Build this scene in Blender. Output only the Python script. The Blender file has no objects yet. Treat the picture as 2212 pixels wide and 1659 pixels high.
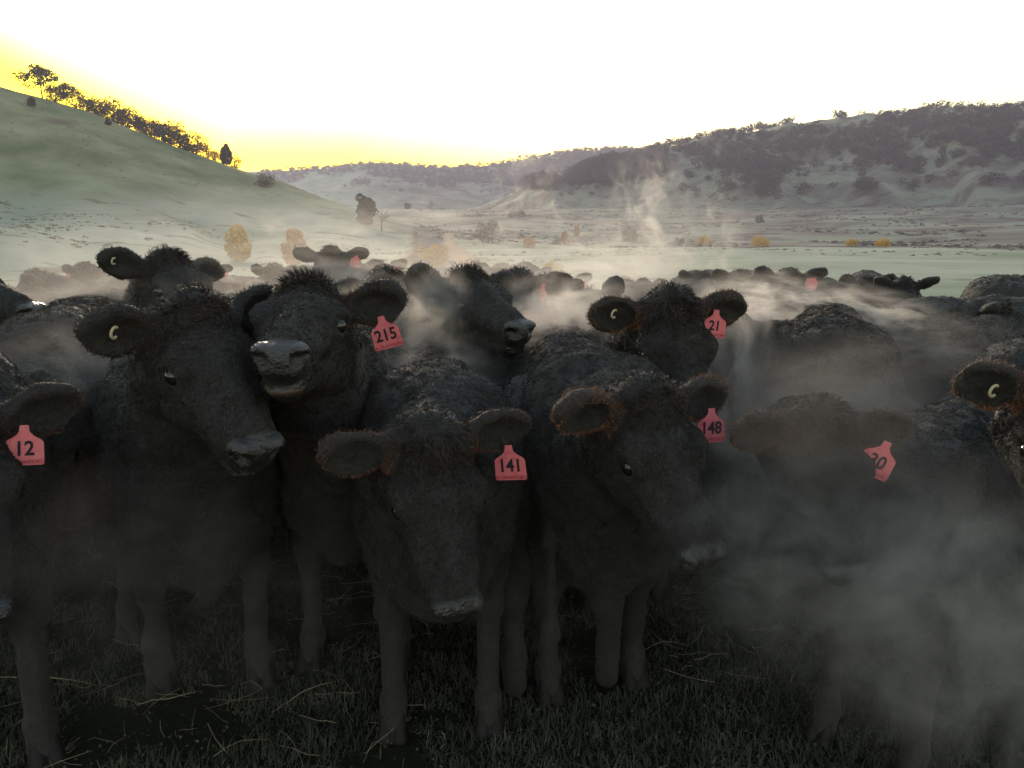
import bpy, math, random
import numpy as np
from mathutils import Vector, Matrix
R = math.radians
sc = bpy.context.scene
COL = sc.collection

# ---------------------------------------------------------------- camera, sky, sun, exposure
CAM_Z, PITCH, FPX = 1.6, R(10.84), 1720.0          # FPX: focal length in units of a 2212 px wide frame
cam = bpy.data.cameras.new('camera'); camo = bpy.data.objects.new('camera', cam); COL.objects.link(camo)
camo.location = (0, 0, CAM_Z); camo.rotation_euler = (R(90) - PITCH, 0, 0)
cam.sensor_width = 36; cam.lens = 28; cam.clip_start = 0.05; cam.clip_end = 20000
sc.camera = camo
SUN_EL, SUN_ROT = R(1.2), R(-22)
w = bpy.data.worlds.new('World'); sc.world = w; w.use_nodes = True
nt = w.node_tree; bg = nt.nodes['Background']
sky = nt.nodes.new('ShaderNodeTexSky'); sky.sky_type = 'NISHITA'; sky.sun_disc = False
sky.sun_elevation = SUN_EL; sky.sun_rotation = SUN_ROT
sky.air_density = 1.0; sky.dust_density = 0.6; sky.ozone_density = 1.0
# the sky itself is deep yellow round the place where the sun will rise and near white elsewhere
def wm(op, a, b=None):
    n = nt.nodes.new('ShaderNodeMath'); n.operation = op
    for i, v in enumerate((a, b)):
        if isinstance(v, (int, float)): n.inputs[i].default_value = v
        elif v is not None: nt.links.new(v, n.inputs[i])
    return n.outputs[0]
wt = nt.nodes.new('ShaderNodeTexCoord'); wr = nt.nodes.new('ShaderNodeVectorRotate'); wr.rotation_type = 'Z_AXIS'
wr.inputs['Angle'].default_value = R(-24); nt.links.new(wt.outputs['Generated'], wr.inputs['Vector'])
wx = nt.nodes.new('ShaderNodeSeparateXYZ'); nt.links.new(wr.outputs[0], wx.inputs[0])
# the glow lies as a band that climbs to the north-west
dd = wm('ABSOLUTE', wm('SUBTRACT', wx.outputs['Z'], wm('MAXIMUM', wm('SUBTRACT', .105, wm('MULTIPLY', wx.outputs['X'], .40)), .070)))
dd = wm('ADD', dd, wm('MULTIPLY', wm('MAXIMUM', wm('SUBTRACT', wx.outputs['X'], .22), 0), .16))
dd = wm('ADD', dd, wm('MULTIPLY', wm('LESS_THAN', wx.outputs['Y'], 0), 1))
wmr = nt.nodes.new('ShaderNodeMapRange'); wmr.interpolation_type = 'SMOOTHSTEP'; nt.links.new(dd, wmr.inputs[0]); wmr.inputs[1].default_value = .0; wmr.inputs[2].default_value = .082
tint = nt.nodes.new('ShaderNodeMix'); tint.data_type = 'RGBA'; nt.links.new(wmr.outputs[0], tint.inputs[0])
tint.inputs[6].default_value = (1, 1.25, .05, 1); tint.inputs[7].default_value = (1.02, 1.0, .99, 1)
wmul = nt.nodes.new('ShaderNodeMix'); wmul.data_type = 'RGBA'; wmul.blend_type = 'MULTIPLY'; wmul.inputs[0].default_value = 1
nt.links.new(sky.outputs[0], wmul.inputs[6]); nt.links.new(tint.outputs[2], wmul.inputs[7])
nt.links.new(wmul.outputs[2], bg.inputs[0]); bg.inputs[1].default_value = 0.15
sun = bpy.data.lights.new('sun', 'SUN'); suno = bpy.data.objects.new('sun', sun); COL.objects.link(suno)
sun.energy = 0.7; sun.angle = R(10); sun.color = (1.0, 0.84, 0.66)
sdir = Vector((math.sin(SUN_ROT) * math.cos(R(11)), math.cos(SUN_ROT) * math.cos(R(11)), math.sin(R(11))))
suno.rotation_euler = sdir.to_track_quat('Z', 'Y').to_euler()
sc.view_settings.view_transform = 'Standard'; sc.view_settings.look = 'None'
sc.view_settings.exposure = 2.8; sc.view_settings.gamma = 1
sc.cycles.use_denoising = True
sc.cycles.max_bounces = 5; sc.cycles.diffuse_bounces = 2; sc.cycles.glossy_bounces = 2
sc.cycles.volume_bounces = 1; sc.cycles.transparent_max_bounces = 8
sc.cycles.volume_step_rate = .35; sc.cycles.volume_max_steps = 128

# ---------------------------------------------------------------- helpers
cp, sp = math.cos(PITCH), math.sin(PITCH)
def ray(px, py):
    """direction of a point measured in the 2212x1659 frame, y component 1"""
    x, v = (px - 1106) / FPX, -(py - 829.5) / FPX
    return Vector((x, cp + v * sp, -sp + v * cp))
def at(px, py, d):
    r = ray(px, py); return Vector((0, 0, CAM_Z)) + r * (d / r.y)
def azel(px, py):
    r = ray(px, py); return math.atan2(r.x, r.y), r.z / math.hypot(r.x, r.y)
def tag(o, label=None, cat=None, group=None, kind=None):
    for k, v in (('label', label), ('category', cat), ('group', group), ('kind', kind)):
        if v: o[k] = v
    return o
def link(name, me, parent=None, mats=()):
    o = bpy.data.objects.new(name, me); COL.objects.link(o)
    if parent: o.parent = parent
    if me is not None:
        for m in mats:
            if m.name not in [x.name for x in me.materials if x]: me.materials.append(m)
    return o
def empty(name, loc=(0, 0, 0), rz=0, s=1):
    o = bpy.data.objects.new(name, None); COL.objects.link(o)
    o.location = loc; o.rotation_euler = (0, 0, rz); o.scale = (s, s, s); o.empty_display_size = .2
    return o
def np_mesh(name, V, F, smooth=False, sizes=None, mat_idx=None):
    """V (n,3); F (m,k) of equal-size faces, or a flat array with sizes"""
    me = bpy.data.meshes.new(name)
    V = np.ascontiguousarray(V, np.float32); me.vertices.add(len(V)); me.vertices.foreach_set('co', V.ravel())
    if sizes is None:
        k = F.shape[1]; sizes = np.full(len(F), k, np.int32); flat = F.ravel()
    else: flat = F
    me.loops.add(len(flat)); me.loops.foreach_set('vertex_index', flat.astype(np.int32))
    st = np.concatenate([[0], np.cumsum(sizes)[:-1]]).astype(np.int32)
    me.polygons.add(len(sizes)); me.polygons.foreach_set('loop_start', st)
    me.polygons.foreach_set('use_smooth', np.full(len(sizes), smooth, bool))
    if mat_idx is not None: me.polygons.foreach_set('material_index', mat_idx.astype(np.int32))
    me.update(calc_edges=True)
    return me
def attr(me, name, vals):
    a = me.attributes.new(name, 'FLOAT', 'POINT'); a.data.foreach_set('value', np.asarray(vals, np.float32))
def smooth01(t): t = np.clip(t, 0, 1); return t * t * (3 - 2 * t)
def hashn(ix, iy, iz, seed):
    h = (ix * 374761393 + iy * 668265263 + iz * 1274126177 + seed * 974634777) & 0xffffffff
    h = ((h ^ (h >> 13)) * 1274126177) & 0xffffffff
    return ((h ^ (h >> 16)) & 0xffff) / 65535.0
def vnoise(x, y, z=None, seed=0):
    z = np.zeros_like(x) if z is None else z
    xi, yi, zi = np.floor(x).astype(np.int64), np.floor(y).astype(np.int64), np.floor(z).astype(np.int64)
    fx, fy, fz = smooth01(x - xi), smooth01(y - yi), smooth01(z - zi)
    r = 0
    for a in (0, 1):
        for b in (0, 1):
            for c in (0, 1):
                wgt = (fx if a else 1 - fx) * (fy if b else 1 - fy) * (fz if c else 1 - fz)
                r = r + wgt * hashn(xi + a, yi + b, zi + c, seed)
    return r * 2 - 1
def fbm(x, y, z=None, seed=0, o=4):
    r, a, f = 0, 1, 1
    for i in range(o):
        r = r + a * vnoise(x * f, y * f, None if z is None else z * f, seed + i); a *= .5; f *= 2.03
    return r

# ---------------------------------------------------------------- materials
def new_mat(name):
    m = bpy.data.materials.new(name); m.use_nodes = True; nt = m.node_tree
    b = nt.nodes['Principled BSDF']; return m, nt, b
def N(nt, t, **kw):
    n = nt.nodes.new(t)
    for k, v in kw.items():
        if isinstance(k, str) and hasattr(n, k): setattr(n, k, v)
        else: n.inputs[k].default_value = v
    return n
def noise_node(nt, scale, detail=4, rough=.55, coord='Object', vec=None, dist=0):
    n = nt.nodes.new('ShaderNodeTexNoise'); n.inputs['Scale'].default_value = scale
    n.inputs['Detail'].default_value = detail; n.inputs['Roughness'].default_value = rough; n.inputs['Distortion'].default_value = dist
    if vec is None:
        tc = nt.nodes.new('ShaderNodeTexCoord'); vec = tc.outputs[coord]
    nt.links.new(vec, n.inputs['Vector']); return n
def ramp(nt, fac, stops):
    r = nt.nodes.new('ShaderNodeValToRGB'); nt.links.new(fac, r.inputs[0])
    el = r.color_ramp.elements
    while len(el) < len(stops): el.new(.5)
    for e, (p, c) in zip(el, stops): e.position = p; e.color = (*c, 1) if len(c) == 3 else c
    return r.outputs[0]
def mixc(nt, fac, a, b):
    m = nt.nodes.new('ShaderNodeMix'); m.data_type = 'RGBA'
    for i, v in ((0, fac), (6, a), (7, b)):
        if isinstance(v, (int, float)): m.inputs[i].default_value = v
        elif isinstance(v, tuple): m.inputs[i].default_value = (*v, 1)
        else: nt.links.new(v, m.inputs[i])
    return m.outputs[2]
def simple(name, col, rough=.7, var=0.0, scale=8, spec=.3):
    m, nt, b = new_mat(name)
    if var:
        n = noise_node(nt, scale)
        c = ramp(nt, n.outputs[0], [(.3, tuple(x * (1 - var) for x in col)), (.7, tuple(min(1, x * (1 + var)) for x in col))])
        nt.links.new(c, b.inputs['Base Color'])
    else: b.inputs['Base Color'].default_value = (*col, 1)
    b.inputs['Roughness'].default_value = rough; b.inputs['Specular IOR Level'].default_value = spec
    return m

def coat_mat(name, hair):
    m, nt, b = new_mat(name)
    geo = nt.nodes.new('ShaderNodeNewGeometry')
    n1 = noise_node(nt, 9, 5, .6); n2 = noise_node(nt, 70, 3, .6)
    base = ramp(nt, n1.outputs[0], [(.3, (.004, .0036, .0035)), (.7, (.012, .010, .009))] if not hair else [(.3, (.008, .007, .0065)), (.7, (.031, .025, .021))])
    if hair:
        base = mixc(nt, ramp(nt, n2.outputs[0], [(.45, (0, 0, 0)), (.75, (1, 1, 1))]), base, (.065, .053, .046))
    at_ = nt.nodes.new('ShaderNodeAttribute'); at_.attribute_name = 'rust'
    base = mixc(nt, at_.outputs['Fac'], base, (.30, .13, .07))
    if not hair:
        aw = nt.nodes.new('ShaderNodeAttribute'); aw.attribute_name = 'wet'
        base = mixc(nt, aw.outputs['Fac'], base, (.009, .0085, .010))
        r = nt.nodes.new('ShaderNodeMapRange'); nt.links.new(aw.outputs['Fac'], r.inputs[0])
        r.inputs[3].default_value = .8; r.inputs[4].default_value = .18; nt.links.new(r.outputs[0], b.inputs['Roughness'])
        al = nt.nodes.new('ShaderNodeAttribute'); al.attribute_name = 'lip'
        base = mixc(nt, al.outputs['Fac'], base, (.10, .05, .032))
        bump = nt.nodes.new('ShaderNodeBump'); bump.inputs['Strength'].default_value = .9; bump.inputs['Distance'].default_value = .012
        nb = noise_node(nt, 60, 4, .65); nt.links.new(nb.outputs[0], bump.inputs['Height']); nt.links.new(bump.outputs[0], b.inputs['Normal'])
        b.inputs['Specular IOR Level'].default_value = .95
    else:
        b.inputs['Roughness'].default_value = .6; b.inputs['Specular IOR Level'].default_value = .4
    b.inputs['Sheen Weight'].default_value = .05; b.inputs['Sheen Roughness'].default_value = .5
    nt.links.new(base, b.inputs['Base Color'])
    return m
M_BODY = coat_mat('black_hide', False); M_COAT = coat_mat('black_winter_hair', True)
M_EYE = simple('eyeball', (.012, .01, .01), .06, spec=.8)
M_PINK, _nt, _b = new_mat('pink_tag_plastic')
_oi = _nt.nodes.new('ShaderNodeObjectInfo'); _tc = _nt.nodes.new('ShaderNodeTexCoord'); _va = _nt.nodes.new('ShaderNodeVectorMath'); _va.operation = 'ADD'
_nt.links.new(_tc.outputs['Object'], _va.inputs[0]); _nt.links.new(_oi.outputs['Location'], _va.inputs[1])
_c = ramp(_nt, noise_node(_nt, 32, 5, .65, vec=_va.outputs[0]).outputs[0], [(.30, (.42, .07, .09)), (.42, (.76, .16, .19)), (.7, (.85, .22, .25))])
_c = mixc(_nt, ramp(_nt, noise_node(_nt, 75, 5, .7, vec=_va.outputs[0]).outputs[0], [(.60, (0, 0, 0)), (.72, (1, 1, 1))]), _c, (.30, .07, .07))
_nt.links.new(_c, _b.inputs['Base Color']); _b.inputs['Roughness'].default_value = .5
M_INK = simple('black_tag_ink', (.02, .02, .03), .7)
M_BROWNINK = simple('faint_tag_print', (.42, .04, .07), .7)
M_BUTTON = simple('cream_tag_plastic', (.62, .53, .36), .5, var=.1, scale=60)
M_HOOF = simple('hoof_horn', (.016, .014, .013), .6, var=.3, scale=40)
M_BARK = simple('bark', (.09, .075, .06), .9, var=.35, scale=1.5)

def leaf_mat(name, c1, c2, scale):
    m, nt, b = new_mat(name)
    n = noise_node(nt, scale, 3, .6)
    nt.links.new(ramp(nt, n.outputs[0], [(.3, c1), (.7, c2)]), b.inputs['Base Color'])
    b.inputs['Roughness'].default_value = .7; b.inputs['Specular IOR Level'].default_value = .2
    return m
M_LEAF = leaf_mat('eucalypt_leaves', (.06, .052, .045), (.12, .10, .075), .6)
M_LEAF_FAR = leaf_mat('woodland_leaves', (.045, .038, .055), (.085, .07, .09), .15)
M_YELLOW = leaf_mat('autumn_leaves', (.50, .30, .03), (.72, .47, .06), .6)
M_ORANGE = leaf_mat('rust_autumn_leaves', (.5, .25, .09), (.62, .34, .13), .6)

# ---------------------------------------------------------------- terrain
def skyline(pts):
    a = np.array([azel(*p) for p in pts]); return a[:, 0], a[:, 1]
SK_A = skyline([(-900, 150), (-300, 165), (0, 186), (60, 203), (180, 236), (270, 272), (400, 324), (520, 367), (600, 388), (700, 428), (800, 458), (870, 478), (930, 492), (1000, 505), (1100, 520), (1300, 540)])
SK_B = skyline([(850, 520), (940, 492), (1010, 464), (1080, 436), (1130, 413), (1200, 387), (1300, 357), (1400, 332), (1500, 312), (1640, 287), (1700, 277), (1800, 268), (1880, 261), (1990, 255), (2120, 250), (2212, 247), (2700, 235), (3400, 240)])
SK_C = skyline([(200, 400), (450, 380), (580, 370), (700, 367), (820, 359), (950, 368), (1060, 358), (1160, 343), (1260, 328), (1380, 327), (1500, 322), (1700, 330), (2000, 350), (2300, 380)])
def hill(az, r, sk, Rr, Fr, prof, seed, amp):
    te = np.interp(az, *sk)
    H = te * Rr + CAM_Z                               # crest height so that the crest stands on the skyline
    t = (r - Fr) / (Rr - Fr)
    p = prof(np.clip(t, 0, 1))
    back = np.where(t > 1, 1 - .55 * smooth01((r - Rr) / (Rr * .5)), 1.0)
    base = -6.0
    z = base + (H - base) * p * back
    return z, p * (t < 1.0), np.clip(t, 0, 1)
def prof_a(t): return np.where(t < .5, .17 * (t / .5) ** 1.2, .17 + .83 * smooth01((t - .5) / .5 * .72 + .0) / smooth01(.72))
def prof_b(t): return np.where(t < .3, .10 * t / .3, .10 + .90 * np.sin((t - .3) / .7 * np.pi / 2) ** 1.15)
def height(X, Y):
    az, r = np.arctan2(X, Y), np.hypot(X, Y)
    front = smooth01((1.25 - np.abs(az)) / .3)
    z0 = -4.0 * smooth01((r - 13) / 60)
    z0 = z0 + smooth01((r - 285) / 520) * 26 + smooth01((r - 800) / 900) * 12
    und = smooth01((r - 60) / 300)
    z0 = z0 + und * (1.1 * fbm(X / 60, Y / 60, seed=3) + 2.2 * smooth01((r - 250) / 300) * fbm(X / 140, Y / 90, seed=9, o=5))
    ca = np.interp(az, [-.9, -.55, -.3, 0, .15, .3], [300, 450, 430, 330, 250, 220])
    za, pa, ta = hill(az, r, SK_A, ca, np.full_like(r, 85.), prof_a, 11, 0)
    za = za + ta * (1 - ta) * 9 * fbm(az * 9, r / 160, seed=21, o=4)
    zb, pb, tb = hill(az, r, SK_B, 1150. + 0 * r, 500. + 0 * r, prof_b, 12, 0)
    zb = zb + tb * (1 - tb) * 4 * (20 * smooth01((tb - .15) / .4) * (np.sqrt(fbm(az * 11 + r / 900, r / 1500, seed=31, o=3) ** 2 + .01) - .35) + 9 * smooth01(tb / .3) * fbm(X / 60, Y / 60, seed=33, o=5))
    zc, pc, tc = hill(az, r, SK_C, 2100. + 0 * r, 1300. + 0 * r, prof_b, 13, 0)
    zc = zc + tc * (1 - tc) * 4 * (24 * smooth01((tc - .2) / .4) * (np.sqrt(fbm(az * 14, r / 2000, seed=41, o=3) ** 2 + .01) - .3))
    hz = np.maximum(np.maximum(za, zb), zc)
    z = z0 + np.maximum(hz - z0, 0) * front
    # eroded creek bed between the left spur and the flat
    cx = np.interp(Y, [60, 90, 130, 240, 360], [-4, -7.5, -12, -22, -37])
    dep = np.interp(Y, [50, 70, 300, 360], [0, 1.0, 1.0, 0])
    z = z - dep * 2.6 * smooth01((7.5 - np.abs(X - cx)) / 3.0)
    z = z + .02 * fbm(X * 1.7, Y * 1.7, seed=51, o=3) * smooth01((40 - r) / 30)
    return z
naz = 900
az = np.concatenate([np.linspace(-math.pi, -.85, 60)[:-1], np.linspace(-.85, .85, naz), np.linspace(.85, math.pi, 60)[1:-1]])
rr = np.concatenate([[.05], np.geomspace(.6, 60, 60), np.geomspace(61.5, 2600, 420)[0:], [3200, 4500]])
A, RR = np.meshgrid(az, rr); X, Y = RR * np.sin(A), RR * np.cos(A)
Z = height(X, Y)
V = np.stack([X, Y, Z], -1).reshape(-1, 3); na, nr = len(az), len(rr)
i, j = np.meshgrid(np.arange(nr - 1), np.arange(na), indexing='ij'); jn = (j + 1) % na
F = np.stack([i * na + j, i * na + jn, (i + 1) * na + jn, (i + 1) * na + j], -1).reshape(-1, 4)[:, ::-1]
gm = np_mesh('ground', V, F, True)
# zones of the ground: bare creek banks, creek bed
cx = np.interp(V[:, 1], [60, 90, 130, 240, 360], [-4, -7.5, -12, -22, -37])
dep = np.interp(V[:, 1], [50, 70, 300, 360], [0, 1.0, 1.0, 0])
attr(gm, 'bank', dep * smooth01((9.5 - np.abs(V[:, 0] - cx)) / 2.5))
attr(gm, 'bed', dep * smooth01((4.2 - np.abs(V[:, 0] - cx)) / 1.0))
attr(gm, 'far', smooth01((RR.ravel() - 300 - 25 * fbm(X.ravel() / 60, Y.ravel() / 60, seed=91)) / 14) * smooth01((A.ravel() + .22) / .1))
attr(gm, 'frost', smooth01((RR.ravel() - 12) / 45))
attr(gm, 'upper', smooth01((V[:, 2] - 3) / 20) * smooth01((600 - RR.ravel()) / 60))
def ground_mat():
    m, nt, b = new_mat('pasture')
    tc = nt.nodes.new('ShaderNodeTexCoord')
    def A_(n):
        a = nt.nodes.new('ShaderNodeAttribute'); a.attribute_name = n; return a.outputs['Fac']
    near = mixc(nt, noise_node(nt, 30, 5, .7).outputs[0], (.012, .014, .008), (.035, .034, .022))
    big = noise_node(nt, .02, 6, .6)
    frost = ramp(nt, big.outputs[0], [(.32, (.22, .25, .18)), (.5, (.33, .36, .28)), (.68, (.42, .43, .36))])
    mp = nt.nodes.new('ShaderNodeMapping'); mp.inputs['Scale'].default_value = (.06, .12, .06); nt.links.new(tc.outputs['Object'], mp.inputs[0])
    tus = noise_node(nt, 1.0, 6, .62, vec=mp.outputs[0], dist=.2)
    tm = ramp(nt, tus.outputs[0], [(.58, (0, 0, 0)), (.66, (1, 1, 1))])
    frost = mixc(nt, tm, frost, (.13, .12, .085))
    green = ramp(nt, noise_node(nt, .035, 5, .6).outputs[0], [(.35, (.17, .185, .095)), (.65, (.35, .35, .21))])
    gr2 = mixc(nt, ramp(nt, noise_node(nt, .022, 3, .5).outputs[0], [(.60, (0, 0, 0)), (.68, (1, 1, 1))]), green, (.2, .14, .09))
    mid = mixc(nt, A_('upper'), frost, gr2)
    mp2 = nt.nodes.new('ShaderNodeMapping'); mp2.inputs['Scale'].default_value = (.022, .034, .03); nt.links.new(tc.outputs['Object'], mp2.inputs[0])
    fn = noise_node(nt, 1.0, 7, .62, vec=mp2.outputs[0], dist=.8)
    far = ramp(nt, fn.outputs[0], [(.34, (.09, .07, .075)), (.44, (.17, .14, .13)), (.50, (.19, .19, .155)), (.56, (.24, .25, .20)), (.66, (.27, .25, .21))])
    mid = mixc(nt, A_('far'), mid, far)
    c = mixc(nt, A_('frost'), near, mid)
    c = mixc(nt, A_('bank'), c, (.26, .17, .11)); c = mixc(nt, A_('bed'), c, (.16, .14, .15))
    nt.links.new(c, b.inputs['Base Color']); b.inputs['Roughness'].default_value = .95; b.inputs['Specular IOR Level'].default_value = .1
    bump = nt.nodes.new('ShaderNodeBump'); bump.inputs['Strength'].default_value = .5; bump.inputs['Distance'].default_value = .04
    nt.links.new(noise_node(nt, 18, 5, .7).outputs[0], bump.inputs['Height']); nt.links.new(bump.outputs[0], b.inputs['Normal'])
    return m
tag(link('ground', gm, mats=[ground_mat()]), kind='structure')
def gz(x, y): return float(height(np.array([float(x)]), np.array([float(y)]))[0])
def drop(px, py, rmin=40, rmax=2600):
    """the ground point seen at a picture point"""
    r = ray(px, py); ts = np.geomspace(rmin, rmax, 1500)
    k = 1 / math.hypot(r.x, r.y); X, Y, Zr = r.x * k * ts, r.y * k * ts, CAM_Z + r.z * k * ts
    hit = np.nonzero(height(X, Y) > Zr)[0]
    n = hit[0] if len(hit) else len(ts) - 1
    return Vector((X[n], Y[n], float(height(X[n:n + 1], Y[n:n + 1])[0])))

# ---------------------------------------------------------------- trees
rng = np.random.default_rng(7)
def tube(p, rad, seg=6):
    p = np.array(p, float); n = len(p); V, F = [], []
    for k in range(n):
        d = p[min(k + 1, n - 1)] - p[max(k - 1, 0)]; d /= np.linalg.norm(d) + 1e-9
        u = np.cross(d, [.3, 1, .1]); u /= np.linalg.norm(u); v = np.cross(d, u)
        for s in range(seg):
            a = 2 * math.pi * s / seg; V.append(p[k] + rad[k] * (math.cos(a) * u + math.sin(a) * v))
    for k in range(n - 1):
        for s in range(seg): F.append([k * seg + s, k * seg + (s + 1) % seg, (k + 1) * seg + (s + 1) % seg, (k + 1) * seg + s])
    return np.array(V), np.array(F)
def join(parts):
    V, F, o = [], [], 0
    for v, f in parts: V.append(v); F.append(f + o); o += len(v)
    return np.concatenate(V), np.concatenate(F)
def leaf_quads(C, size, g):
    n = len(C); d1 = g.normal(size=(n, 3)); d1 /= np.linalg.norm(d1, axis=1)[:, None]
    d2 = np.cross(d1, g.normal(size=(n, 3))); d2 /= np.linalg.norm(d2, axis=1)[:, None]
    s = size * g.uniform(.6, 1.4, (n, 1))
    V = np.stack([C - d1 * s, C - d2 * s * .6, C + d1 * s, C + d2 * s * .6], 1).reshape(-1, 3)
    return V, np.arange(n * 4).reshape(-1, 4)
def tree_geo(h, wd, seed, form, nleaf, lsize):
    """(trunk V,F), (crown V,F); form: gum, round, poplar, bush, dead"""
    g = np.random.default_rng(seed)
    low = {'gum': .32, 'round': .05, 'poplar': .06, 'bush': .02, 'dead': .3}[form]
    top = np.array([g.normal() * .05 * h, g.normal() * .05 * h, h * (.9 if form == 'dead' else .8)])
    parts = [tube([[0, 0, -.6], [.01 * h, 0, h * .2], top * .6, top], [.035 * h, .026 * h, .017 * h, .004 * h])]
    centres = []
    nb = {'gum': 9, 'round': 9, 'poplar': 10, 'bush': 7, 'dead': 9}[form]
    for k in range(nb):
        t = g.uniform(low, .8); a = g.uniform(0, 2 * math.pi)
        b0 = top * t
        reach = wd * .5 * g.uniform(.45, 1) * (1 if form != 'poplar' else .6)
        b1 = np.array([math.cos(a) * reach, math.sin(a) * reach, min(h * .96, b0[2] + h * g.uniform(.08, .3))])
        parts.append(tube([b0, (b0 + b1) / 2 + [0, 0, -.02 * h], b1], [.014 * h, .009 * h, .003 * h], 4))
        if form == 'dead':
            for q in range(3):
                e = b1 + g.normal(size=3) * .07 * h; parts.append(tube([(b0 + b1) / 2, e], [.006 * h, .002 * h], 3))
        centres.append((b1, g.uniform(.13, .24) * wd))
    if form in ('round', 'poplar', 'bush'):
        for k in range(26 if form == 'poplar' else 16):
            z = g.uniform(low + .04, .93); s = math.sin(math.pi * min(1, (z - low) / (1.0 - low)) ** .8) if form != 'poplar' else math.sin(math.pi * z ** .8)
            a = g.uniform(0, 6.28); rad = wd * .33 * s
            centres.append((np.array([math.cos(a) * rad, math.sin(a) * rad, z * h]), wd * (g.uniform(.20, .28) * (.45 + .55 * s) if form == 'poplar' else g.uniform(.14, .24))))
    else:
        for k in range(5): centres.append((top + g.normal(size=3) * wd * .13, wd * g.uniform(.1, .18)))
    trunk = join(parts)
    if form == 'dead': return trunk, None
    per = nleaf // len(centres); C = []
    for c, r in centres:
        d = g.normal(size=(per, 3)); d /= np.linalg.norm(d, axis=1)[:, None]
        C.append(c + d * r * g.uniform(.35, 1.12, (per, 1)) ** .6 * [1, 1, .68 if form == 'gum' else .95])
    C = np.concatenate(C); C[:, 2] = np.maximum(C[:, 2], .03 * h)
    return trunk, leaf_quads(C, lsize, g)
PROTO = {}
def place_tree(name, px, py, hpx, form, seed, label, cat, group=None, leaf=None, wide=.75, rmin=40, at_ridge=None, nleaf=1700):
    if at_ridge:
        a, _ = azel(px, py); x, y = at_ridge * math.sin(a), at_ridge * math.cos(a); p = Vector((x, y, gz(x, y)))
    else: p = drop(px, py, rmin)
    dist = math.hypot(p.x, p.y); h = hpx / FPX * dist
    key = (form, seed, wide)
    if key not in PROTO:
        tr, cr = tree_geo(10.0, 10 * wide, seed, form, nleaf * (2 if form in ('poplar', 'bush') else 1), .46 if form in ('poplar', 'bush') else .36)
        PROTO[key] = (np_mesh('trunk', *tr, True), np_mesh('crown', *cr) if cr else None)
    tm, cm = PROTO[key]
    root = empty(name, (p.x, p.y, p.z - .1 - (.10 * h if form == 'round' and h > 5 else 0)), random.uniform(0, 6.28), h / 10.0)
    tag(root, label, cat, group)
    link('trunk', tm, root, [M_BARK])
    if cm: 
        lm = leaf or M_LEAF
        if not cm.materials: cm.materials.append(lm)
        link('crown', cm, root)
    return root
random.seed(3)
LEFT = [ # pixel x, base y, height px, form, seed
 (92, 212, 56, 'gum', 1), (122, 222, 36, 'round', 2), (143, 230, 40, 'gum', 3), (166, 236, 32, 'round', 4), (188, 244, 26, 'round', 5),
 (206, 250, 38, 'gum', 6), (222, 256, 40, 'round', 2), (243, 262, 46, 'gum', 3), (264, 272, 34, 'round', 4), (280, 280, 42, 'round', 5),
 (298, 288, 36, 'gum', 1), (316, 294, 40, 'round', 2), (334, 300, 34, 'round', 6), (352, 308, 40, 'gum', 4), (370, 316, 50, 'round', 5),
 (388, 322, 44, 'round', 2), (404, 328, 32, 'gum', 3), (424, 335, 42, 'gum', 6), (440, 342, 30, 'round', 4), (460, 348, 22, 'round', 5),
 (474, 354, 26, 'round', 2), (490, 360, 44, 'poplar', 7), (506, 366, 26, 'round', 3)]
WORD = ['tall umbrella crowned gum tree standing apart at the top left of the hill ridge', 'low rounded tree just downhill from the tall umbrella crowned gum', 'thin gum tree with sky showing through, third tree down the left ridge',
 'bushy dark tree fourth down the left ridge, before the long tree belt', 'short bushy tree at a thin spot of the left ridge line', 'open crowned gum at the upper end of the long ridge tree belt',
 'rounded tree next to the open gum at the upper end of the ridge belt', 'taller gum with lacy crown in the upper ridge belt', 'squat dark tree below the lacy gum on the ridge', 'dense dark tree in the middle of the ridge belt above the dip of slope',
 'gum with light gaps under its crown, middle of the left ridge belt', 'wide dark tree beside the gum with light gaps on the ridge', 'low dense tree halfway down the left ridge', 'gum tree leaning over the slope halfway down the left ridge',
 'high domed dark tree, tallest of the lower ridge belt', 'dense dark tree right beside the high domed ridge tree', 'small gum just downhill from the two high dark ridge trees', 'airy gum with glowing gaps near the lower end of the belt',
 'small round tree behind the airy gum low on the ridge', 'low shrubby tree in the gap before the pointed tree', 'round tree left of the pointed tree on the lower ridge', 'narrow pointed tree rising above its neighbours at the ridge end', 'last rounded tree at the lower end of the left ridge belt']
for (px, py, hp, fm, sd), lb in zip(LEFT, WORD):
    a, _ = azel(px, py); rdg = float(np.interp(a, [-.9, -.55, -.3, 0, .15, .3], [300, 450, 430, 330, 250, 220]))
    place_tree('gum_tree', px, py, hp * 1.0, 'round' if fm == 'gum' and px > 150 else fm, sd, lb, 'tree', 'trees along the left hill ridge', wide=1.2 if fm != 'poplar' else .5, at_ridge=rdg + 4 + random.uniform(-6, 8))
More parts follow.
